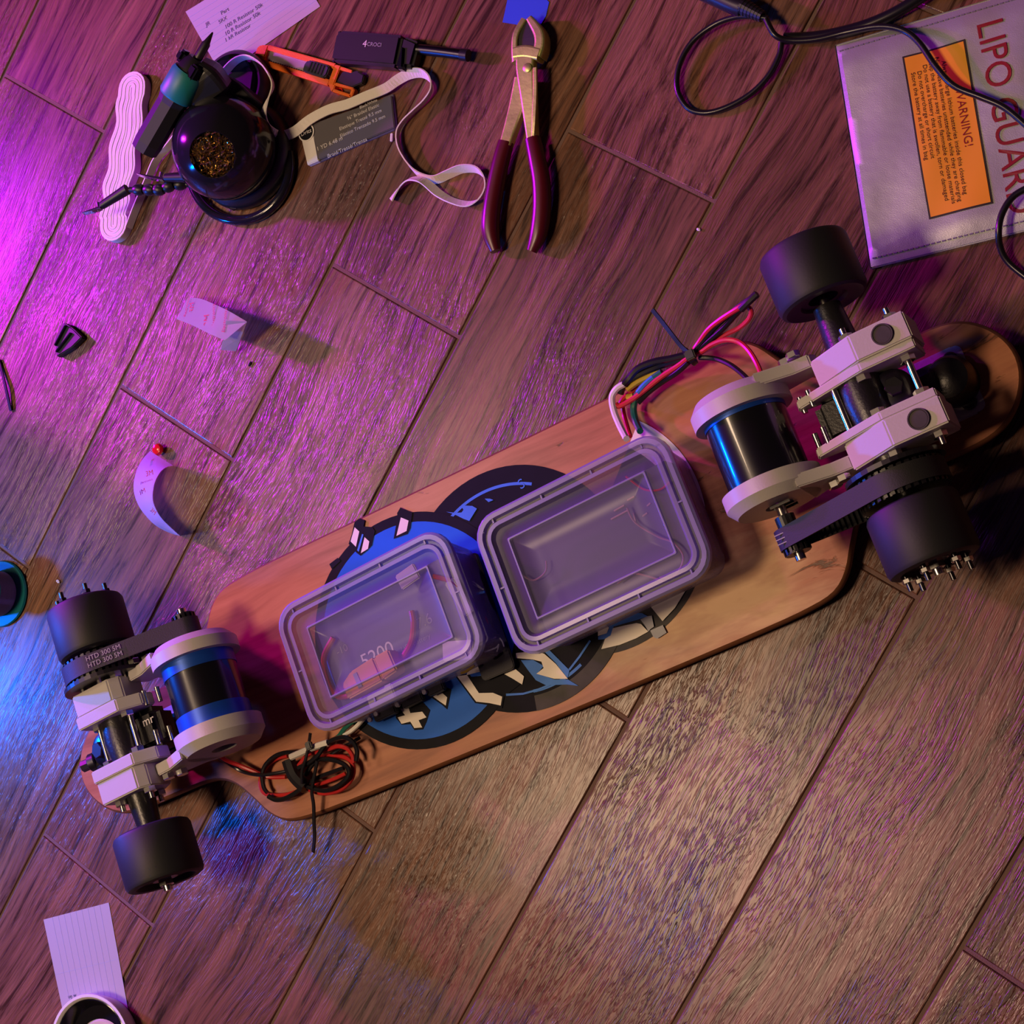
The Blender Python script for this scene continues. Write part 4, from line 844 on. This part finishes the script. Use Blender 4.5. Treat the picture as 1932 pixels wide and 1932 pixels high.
# safety bag
bg = thing('battery_safety_bag', 'silver coated fabric bag with amber warning label and red lettering at right', 'bag', at(1700, 250, 0))
B0 = at(1575, 84, .006); B1 = at(1641, 502, .006); B2 = at(1800, 18, .006)
e1 = (B1 - B0); e2 = (B2 - B0); HL = e1.length; e1n = e1.normalized(); e2n = (e2 - e1n * e2.dot(e1n)).normalized(); BLn = .30
def bgp(a, b, z): return V((B0.x, B0.y, 0)) + e2n * a + e1n * b + V((0, 0, z))
def bag_z(a, b):
    e = min(a / .005, (HL - b) / .020, b / .020, (BLn - a) / .02, 1); e = max(0, min(1, e))
    return .0022 + .0045 * math.sin(e * PI / 2) + .0012 * e * math.sin(a * 47 + b * 21) * math.cos(b * 39 - a * 17) + .0004 * e * math.sin(a * 130 + b * 60)
def sheet(fz, sx=72, sy=48, a0=0, a1=BLn, b0=0, b1=HL, th=None):
    bm = bmesh.new(); g = [[bm.verts.new(bgp(a0 + (a1 - a0) * i / sx, b0 + (b1 - b0) * j / sy, fz(a0 + (a1 - a0) * i / sx, b0 + (b1 - b0) * j / sy))) for j in range(sy + 1)] for i in range(sx + 1)]
    for i in range(sx):
        for j in range(sy): bm.faces.new((g[i][j], g[i + 1][j], g[i + 1][j + 1], g[i][j + 1]))
    return bm
obj('bag_front', sheet(bag_z), 'silver', bg, smooth=True)
obj('bag_back', sheet(lambda a, b: .0006, 4, 4), 'silver', bg)
bm = bmesh.new(); ring = []
per = [(0, 0), (BLn, 0), (BLn, HL), (0, HL)]
for q in (.0002, .0024): ring.append([bm.verts.new(bgp(a + (-.001 if a == 0 else .001), b + (-.001 if b == 0 else .001), q)) for a, b in per])
for k in range(4): bm.faces.new((ring[0][k], ring[0][(k + 1) % 4], ring[1][(k + 1) % 4], ring[1][k]))
bm.faces.new(ring[0]); obj('bound_edge', bm, 'whitep', bg)
for b_ in (.006, HL - .006):
    bms = [box((0, 0, 0), (.0028, .0010, .0006), Mx=frame(bgp(.004 + k * .0042, b_, bag_z(.004 + k * .0042, b_) + .0003), e2n)) for k in range(70)]
    s1 = obj('stitching', join(*bms), 'stitch', bg); s1['kind'] = 'stuff'
def bag_local(px):
    p = at(px[0], px[1], .0115) - V((B0.x, B0.y, 0)); return p.dot(e2n), p.dot(e1n)
la = [bag_local(p) for p in ((1705, 105), (1815, 75), (1867, 378), (1752, 407))]
a0, a1 = (la[0][0] + la[3][0]) / 2, (la[1][0] + la[2][0]) / 2; b0, b1 = (la[0][1] + la[1][1]) / 2, (la[2][1] + la[3][1]) / 2
obj('label_border', sheet(lambda a, b: bag_z(a, b) + .0004, 20, 24, a0 - .0015, a1 + .0015, b0 - .0015, b1 + .0015), 'dblk', bg, smooth=True)
wl = obj('warning_label', sheet(lambda a, b: bag_z(a, b) + .0007, 20, 24, a0, a1, b0, b1), 'dlabel', bg, smooth=True)
def bag_text(name, s, size, a, b, m, par, xs=1.0, lift_=.0022):
    c = bgp(a, b, bag_z(a, b) + lift_); o = text(name, s, size, frame(c, e1n), m, par, xs=xs)
    return o
# lettering reads downwards along the bag; text up points to +e2
def drape(o, extra):
    me = o.data; org = root_of(o).location
    for v in me.vertices:
        w_ = v.co + org - V((B0.x, B0.y, 0)); a, b = w_.dot(e2n), w_.dot(e1n); v.co.z = bag_z(a, b) + extra - org.z
lw_ = a1 - a0
drape(bag_text('warning_heading', 'WARNING!', .0092, a0 + lw_ * .80, b0 + (b1 - b0) * .46, 'dred', wl), .0010)
for k, (s, ln) in enumerate((('Always charge lithium batteries inside this closed bag', 1), ('Never leave batteries unattended while they are charging', 1), ('Keep the battery away from flammable or loose materials', 1), ('Do not use a battery that is swollen, torn or damaged', 1), ('Do not overcharge or short circuit', .7), ('Store the battery at all times in bag', .75))):
    drape(bag_text('warning_line', s, .0046, a0 + lw_ * (.62 - .105 * k), b0 + (b1 - b0) * (.50 if ln == 1 else .38), 'dblk', wl, xs=1.10), .0010)
la_, lb_ = bag_local((1887, 215)); 
drape(bag_text('bag_lettering', 'LIPO GUARD', .0285, la_ + .002, lb_ + .001, 'dred', bg, xs=.94), .0008)

# black power cable
pc_ = thing('power_cable', 'black power cable looping across the floor and over the silver bag', 'cable', at(1460, 70, 0))
obj('cable', tube(lp([(1448, 35, .016), (1420, 31, .015), (1385, 33, .012), (1345, 48, .009), (1305, 80, .007), (1281, 125, .006), (1278, 170, .005), (1298, 204, .004), (1330, 213, .004), (1370, 203, .004), (1415, 178, .004), (1450, 143, .005), (1470, 105, .006), (1474, 80, .007)]), .0024, 10), 'bwire', pc_, smooth=True)
obj('cable', tube(lp([(1445, 36, .018), (1462, 66, .016), (1490, 76, .012), (1540, 74, .010), (1600, 60, .010), (1660, 50, .014), (1705, 58, .016), (1735, 82, .017), (1765, 125, .017), (1800, 162, .017), (1850, 183, .017), (1895, 203, .017), (1940, 240, .017)]), .0026, 10), 'bwire', pc_, smooth=True)
obj('cable', tube(lp([(1480, 73, .006), (1540, 70, .005), (1600, 58, .006), (1650, 42, .007), (1700, 18, .008), (1760, -20, .008)]), .0048, 12), 'bwire', pc_, smooth=True)
obj('cable', tube(lp([(1960, 345, .017), (1915, 368, .017), (1892, 400, .017), (1884, 435, .016), (1888, 470, .010), (1905, 498, .006), (1945, 530, .004)]), .0026, 10), 'bwire', pc_, smooth=True)
obj('plug_body', tube(lp([(1300, -30, .014), (1350, -8, .014), (1385, 8, .014), (1402, 14, .014)]), .0085, 12, 3), 'black', pc_, smooth=True)
for k in range(7):
    f = k / 7; obj('strain_relief_ring', lathe([(.003, -.0015), (.0075 - .003 * f, -.0015), (.0075 - .003 * f, .0015), (.003, .0015)], 16, along(at(1402 + 40 * f, 13 + 20 * f, .015), at(1442, 33, .015) - at(1402, 13, .015)), closed=True), 'black', pc_)

# ------------------------------------------------------------------ soldering station
ss = thing('soldering_stand', 'black soldering stand with brass wool dome and two clip arms', 'soldering stand', at(450, 270, 0))
def ell_dome(c, rx, rz, m, name, n=40, zmin=0.0, hole=None):
    pass
c1 = at(468, 296, 0); c2 = at(462, 178, 0)
def blob(z0, z1, grow):
    A = [(c1.x + (.047 + grow) * math.cos(a * PI / 24), c1.y + (.047 + grow) * math.sin(a * PI / 24)) for a in range(48)]
    return A
obj('round_base', lathe([(0, 0.0005), (.050, .0005), (.0515, .004), (.050, .014), (.046, .018), (0, .018)], 48, Matrix.Translation(c1)), 'black', ss, smooth=True)
obj('tray', lathe([(0, .0005), (.036, .0005), (.0372, .004), (.036, .020), (.033, .024), (.031, .024), (.029, .019), (0, .019)], 48, Matrix.Translation(c2)), 'black', ss, smooth=True)
MTr = frame(c2, at(520, 165, 0) - at(430, 170, 0))
obj('sponge_shelf', prism([(-.024, -.020), (.026, -.020), (.027, .012), (.016, .024), (-.012, .024), (-.022, .014)], .019, .026, .002, MTr), 'black', ss, smooth=False)
obj('shelf_lip', prism([(-.022, .013), (.026, .012), (.016, .0245), (-.012, .0245)], .024, .0275, .001, MTr), 'gloss', ss)
obj('bridge', box((0, 0, .011), (.060, .055, .021), .005, Mx=frame((c1 + c2) / 2, c2 - c1)), 'black', ss)
# dome with round opening filled with brass wool
dcn = at(440, 287, .026); ax = (at(397, 294, .082) - V((dcn.x, dcn.y, .040))).normalized()
pf = []
for k in range(26):
    a = math.radians(26 + (180 - 26) * k / 25); pf.append((.0475 * math.sin(a), .0475 * math.cos(a)))
pf_in = [(.0455 * math.sin(math.radians(26 + 120 * k / 12)), .0455 * math.cos(math.radians(26 + 120 * k / 12))) for k in range(13)][::-1]
DM = along(V((dcn.x, dcn.y, .040)), ax)
dm = lathe(pf_in + [(.0204, .0420)] + pf, 56, DM)
for v in dm.verts: v.co.z = max(v.co.z, .016)
obj('cleaner_dome', dm, 'gloss', ss, smooth=True)
random.seed(3); bms = []
for k in range(230):
    a = random.uniform(0, 2 * PI); r_ = .0205 * math.sqrt(random.random()); c = DM @ V((r_ * math.cos(a), r_ * math.sin(a), .0370 + random.uniform(-.003, .003)))
    ph = random.uniform(0, 6); P_ = [c + V((math.sin(ph + t * 1.3) * .0028, math.cos(ph * 1.7 + t * 1.5) * .0028, math.sin(ph * 2.3 + t * 1.9) * .0022)) for t in range(6)]
    bms.append(ribbon(P_, .0011, .0002, 20 + ph * 10, n=2))
bw = obj('brass_wool', join(*bms), 'brass', ss); bw['kind'] = 'stuff'
obj('wool_backing', lathe([(0, .033), (.020, .033)], 24, DM), 'jawin', ss)
# ring foot of the stand
obj('ring_foot', tube([c1 + V((math.cos(a) * .0585, math.sin(a) * .0500, .005)) + (at(456, 318, 0) - c1) * .9 for a in [math.radians(x) for x in range(185, 405, 12)]], .0048, 10, 3), 'gloss', ss, smooth=True)
obj('foot_link', box((0, 0, .006), (.024, .008, .007), .001, Mx=frame(at(450, 375, 0), at(450, 355, 0) - at(450, 385, 0))), 'black', ss)
# bracket arm to the iron holder
obj('holder_arm', loft(lp([(460, 222, .024), (430, 195, .040), (400, 178, .055), (375, 165, .066)]), [(.024, .008), (.022, .007), (.022, .008), (.018, .009)], rnd=.2), 'black', ss)
obj('holder_collar', loft(lp([(402, 180, .060), (378, 150, .072), (362, 128, .080)]), [(.020, .013), (.021, .014), (.015, .011)], rnd=.25), 'black', ss)
# clip arms: chains of ball joints
def cliparm(chain, tip0, tip1, tip2, lname):
    P = lp(chain)
    for i, p in enumerate(P[:-1]):
        d = P[i + 1] - p
        obj('arm_joint', join(lathe([(0, -.005), (.0042, -.005), (.0056, -.002), (.0056, .002), (.0040, .005), (0, .005)], 14, along(p, d)), cyl(.0028, d.length, 10, along(p, d))), 'black', ss, smooth=True)
    a, b, c = at(*tip0), at(*tip1), at(*tip2)
    obj('rubber_sleeve', tube([a, a.lerp(b, .5), b], .0052, 12, 2, taper=lambda t: 1 - .25 * t), 'black', ss, smooth=True)
    d = (c - b); L = d.length; F = frame(b, d)
    cl = obj('alligator_clip', join(prism([(0, -.0042), (L * .45, -.0032), (L, -.0009), (L, .0004), (L * .4, .0004), (0, .0010)], -.0018, -.0003, .0002, F @ Matrix.Rotation(math.radians(90), 4, 'X')), prism([(0, .0042), (L * .45, .0036), (L, .0012), (L, .0006), (L * .4, .0010), (0, .0012)], -.0022, .0022, .0002, F @ Matrix.Rotation(math.radians(20), 4, 'X'))), 'chrome', ss)
    obj('clip_pivot', cyl(.0016, .009, 10, F @ Matrix.Translation((L * .18, .0045, 0)) @ Matrix.Rotation(math.radians(90), 4, 'X')), 'chrome', cl)
cliparm([(385, 345, .030), (358, 338, .040), (352, 332, .044), (347, 334, .046)], (350, 334, .046), (312, 335, .048), (260, 328, .048), 'upper')
cliparm([(392, 352, .026), (368, 348, .030), (340, 348, .034), (318, 352, .038), (300, 358, .040), (282, 358, .042), (262, 358, .043), (245, 358, .044)], (240, 357, .044), (192, 388, .046), (157, 402, .046), 'lower')
# soldering iron
si = thing('soldering_iron', 'soldering tool with teal middle and dark handle resting in stand holder', 'soldering iron', at(330, 180, .03))
def ipt(f, z0=.072, z1=.088):
    p = at(402, 60, z1); q = at(272, 284, z0); return p.lerp(q, f)
i0, i1 = ipt(0), ipt(1); IM = along(i0, i1 - i0); IL = (i1 - i0).length
obj('handle', lathe([(0, IL * .52), (.0142, IL * .52), (.0142, IL * .56), (.0130, IL * .60), (.0130, IL * .93), (.0122, IL * 1.0), (0, IL * 1.0)], 8, IM), 'urethane', si, smooth=False)
obj('teal_collar', lathe([(0, IL * .33), (.0145, IL * .33), (.0160, IL * .36), (.0160, IL * .53), (.0145, IL * .55), (0, IL * .55)], 32, IM), 'teal', si, smooth=True)
obj('nose', lathe([(0, IL * .22), (.0075, IL * .22), (.0105, IL * .26), (.0130, IL * .34), (0, IL * .34)], 24, IM), 'black', si, smooth=True)
obj('iron_tip', lathe([(0, 0), (.0009, IL * .01), (.0030, IL * .085), (.0040, IL * .10), (.0042, IL * .24), (0, IL * .24)], 16, IM), 'tip', si, smooth=True)
obj('thumb_switch', join(box((.010, .006, IL * .30), (.010, .010, .014), .002, Mx=IM), box((-.012, .004, IL * .27), (.010, .012, .012), .003, Mx=IM)), 'gloss', si)
obj('end_screws', join(*[cyl(.0014, .001, 8, IM @ Matrix.Translation((.0055 * math.cos(a), .0055 * math.sin(a), IL))) for a in (0.5, 2.2, 4.2)], cyl(.0020, .001, 10, IM @ Matrix.Translation((0, .0105, IL * .93)) @ Matrix.Rotation(math.radians(-90), 4, 'X'))), 'plate', si)

# ------------------------------------------------------------------ scraps
def liner(label, pts, tilts, width, marks):
    t = thing('tape_liner', label, 'tape liner', at(pts[0][0], pts[0][1], 0))
    P = [at(*p) for p in pts]
    obj('liner_strip', ribbon(P, width, .0003, tilts=tilts, n=6), 'liner', t)
    for (x, y, z, s, a0, a1, sz) in marks:
        text('printed_mark', s, sz, frame(at(x, y, z), at(*a1, z) - at(*a0, z)), 'linerred', t)
    return t
# curled liner 1: an arched strip with folded end
def liner_arch(label, cross, fold=None, marks=()):
    """cross: list of (edge A px, z) (edge B px, z)"""
    t = thing('tape_liner', label, 'tape liner', at(cross[0][0][0], cross[0][0][1], 0))
    A = spline([at(*c[0]) for c in cross], 6); B = spline([at(*c[1]) for c in cross], 6)
    bm = bmesh.new(); n = len(A); th = V((0, 0, -.0003))
    g = [[bm.verts.new(A[i].lerp(B[i], k / 6)) for k in range(7)] for i in range(n)]
    g2 = [[bm.verts.new(A[i].lerp(B[i], k / 6) + th) for k in range(7)] for i in range(n)]
    for i in range(n - 1):
        for k in range(6): bm.faces.new((g[i][k], g[i + 1][k], g[i + 1][k + 1], g[i][k + 1])); bm.faces.new((g2[i][k], g2[i][k + 1], g2[i + 1][k + 1], g2[i + 1][k]))
        bm.faces.new((g[i][0], g2[i][0], g2[i + 1][0], g[i + 1][0])); bm.faces.new((g[i][6], g[i + 1][6], g2[i + 1][6], g2[i][6]))
    bm.faces.new((*[g[0][k] for k in range(7)], *[g2[0][k] for k in range(6, -1, -1)])); bm.faces.new((*[g[-1][k] for k in range(7)], *[g2[-1][k] for k in range(6, -1, -1)]))
    obj('liner_strip', bm, 'liner', t, smooth=True)
    for (x, y, z, s, a0, a1, sz) in marks:
        d = at(a1[0], a1[1], a1[2]) - at(a0[0], a0[1], a0[2]); obj_ = text('printed_mark', s, sz, frame(at(x, y, z), d), 'linerred', t)
    return t
L1 = liner_arch('curled white tape liner with red print, arched with a folded end, upper one', [((354, 562, 0.0056), (333, 602, 0.0028)), ((376, 563, 0.0196), (352, 609, 0.0168)), ((400, 572, 0.0308), (372, 618, 0.0280)), ((430, 586, 0.0378), (396, 630, 0.0364)), ((466, 607, 0.0406), (424, 642, 0.0392))],
    marks=[(362, 580, 0.0179, '3M', (362, 600, 0.0144), (362, 570, 0.0144), .0075), (390, 604, 0.0319, '3M', (390, 620, 0.0284), (390, 590, 0.0284), .0085), (403, 596, 0.0354, 'Electronics', (402, 618, 0.0284), (402, 578, 0.0284), .0050), (424, 604, 0.0396, 'Electronics', (424, 622, 0.0284), (428, 585, 0.0284), .0050), (352, 580, 0.0123, 'Electronics', (350, 600, 0.0144), (356, 570, 0.0144), .0040)])
org_ = root_of(L1).location
A_, B_, C_, D_ = at(466, 607, .041), at(426, 605, .043), at(416, 660, .011), at(445, 663, .008)
bm = bmesh.new(); q = [bm.verts.new(p) for p in (A_, B_, at(424, 630, .029), C_, D_, at(455, 636, .026))]; bm.faces.new((q[0], q[1], q[2], q[5])); bm.faces.new((q[5], q[2], q[3], q[4])); 
r_ = bmesh.ops.extrude_face_region(bm, geom=bm.faces[:]); bmesh.ops.translate(bm, vec=(0.0002, 0.0001, .0003), verts=[e for e in r_['geom'] if isinstance(e, bmesh.types.BMVert)]); obj('folded_end', bm, 'liner', L1)
L2 = liner_arch('curled white tape liner with red print, crescent shaped with a red dot, lower one', [((326, 878, .0006), (283, 851, .036)), ((312, 882, .0006), (268, 868, .036)), ((300, 893, .0006), (257, 890, .036)), ((290, 915, .0006), (252, 922, .036)), ((288, 945, .0006), (262, 955, .036)), ((300, 972, .0006), (286, 985, .036)), ((318, 992, .0006), (310, 1001, .036)), ((339, 1011, .0006), (330, 1009, .036))],
    marks=[(282, 893, .0250, '3M', (267, 899, .025), (302, 889, .025), .0070), (268, 928, .0255, '3M', (258, 938, .025), (284, 924, .025), .0065), (277, 868, .0250, 'Electronics', (262, 872, .025), (302, 866, .025), .0036), (276, 908, .0245, 'Electronics', (260, 914, .025), (294, 902, .025), .0032), (289, 965, .0250, '3M', (284, 958, .025), (300, 975, .025), .0056)])
obj('red_dot', lathe([(0, 0), (.0050, .001), (.0058, .0035), (.0045, .006), (0, .0072)], 20, Matrix.Translation(at(302, 849, .002))), 'redgloss', L2, smooth=True)
# black plastic chip, ridged
ch = thing('plastic_offcut', 'small dark ridged triangular plastic offcut on the purple lit floor', 'offcut', at(122, 640, 0))
Q = [at(x, y, .010) for x, y in ((100, 640), (117, 607), (136, 620), (152, 636), (133, 655), (104, 673))]
obj('offcut_body', prism([(p.x, p.y) for p in Q], .0002, .0085, .001), 'black', ch)
for (p, q) in (((104, 652), (124, 614)), ((106, 664), (134, 628))): 
    a_, b_ = at(*p, .0095), at(*q, .0095); obj('ridge', box(((b_ - a_).length / 2, 0, 0), ((b_ - a_).length, .0022, .003), .0006, Mx=frame(a_, b_ - a_)), 'gloss', ch)
tag(obj('cable_tie_tail', ribbon(lp([(-2, 678, .001), (5, 705, .002), (12, 735, .003), (21, 775, .001)]), .0034, .0012, 15), 'black'), 'cut black cable tie tail at the left edge of the photo', 'cable tie')
for px, r, m, lb in (((110, 1097), .0032, 'whitep', 'tiny white crumb above the upper left wheel'), ((1318, 433), .0026, 'whitep', 'tiny white crumb on floor seam left of the upper right wheel')):
    p = at(*px, .001); bm = bmesh.new(); bmesh.ops.create_icosphere(bm, subdivisions=1, radius=r * .7); bmesh.ops.scale(bm, vec=(1.2, .8, .6), verts=bm.verts); bmesh.ops.translate(bm, vec=p + V((0, 0, r * .42 - .001)), verts=bm.verts); tag(obj('crumb', bm, m), lb, 'debris', 'crumbs on the floor')
bm = bmesh.new(); bmesh.ops.create_icosphere(bm, subdivisions=1, radius=.0022); bmesh.ops.scale(bm, vec=(.6, 1.5, .6), verts=bm.verts); bmesh.ops.translate(bm, vec=at(473, 687, 0) + V((0, 0, .0013)), verts=bm.verts); tag(obj('crumb', bm, 'black'), 'tiny black crumb under the folded upper tape liner', 'debris')
tag(obj('white_chip', box((0, 0, .0012), (.0075, .0022, .002), .0004, Mx=frame(at(740, 260, 0), at(740, 268, 0) - at(741, 253, 0))), 'whitep'), 'tiny white sliver right of the dark grey card', 'debris')
# solder spool at the left edge
sp = thing('solder_spool', 'teal spool of solder wire cut by the left edge of photo', 'spool', at(2, 1122, 0))
SB = at(4, 1121, 0)
obj('flange', lathe([(0, .0005), (.0315, .0005), (.0325, .002), (.0315, .0038), (0, .0038)], 48, Matrix.Translation(SB)), 'tealspool', sp, smooth=True)
pf = [(.010, .0038)] + [(.0215 + (.0006 if k % 2 else 0), .0042 + k * .0009) for k in range(28)] + [(.010, .0300)]
obj('solder_winding', lathe(pf, 48, Matrix.Translation(SB)), 'solder', sp, smooth=False)
obj('flange', lathe([(.0085, .0300), (.0255, .0300), (.0265, .0315), (.0255, .0335), (.0085, .0335)], 48, Matrix.Translation(SB), closed=True), 'tealspool', sp, smooth=True)
obj('hub', lathe([(.0060, .001), (.0085, .001), (.0085, .0340), (.0060, .0340)], 24, Matrix.Translation(SB), closed=True), 'tealspool', sp)
for k in range(4): obj('hub_spoke', box((.0125, 0, .0338), (.010, .0016, .0012), Mx=Matrix.Translation(SB) @ Matrix.Rotation(k * PI / 2 + .3, 4, 'Z')), 'tealspool', sp)
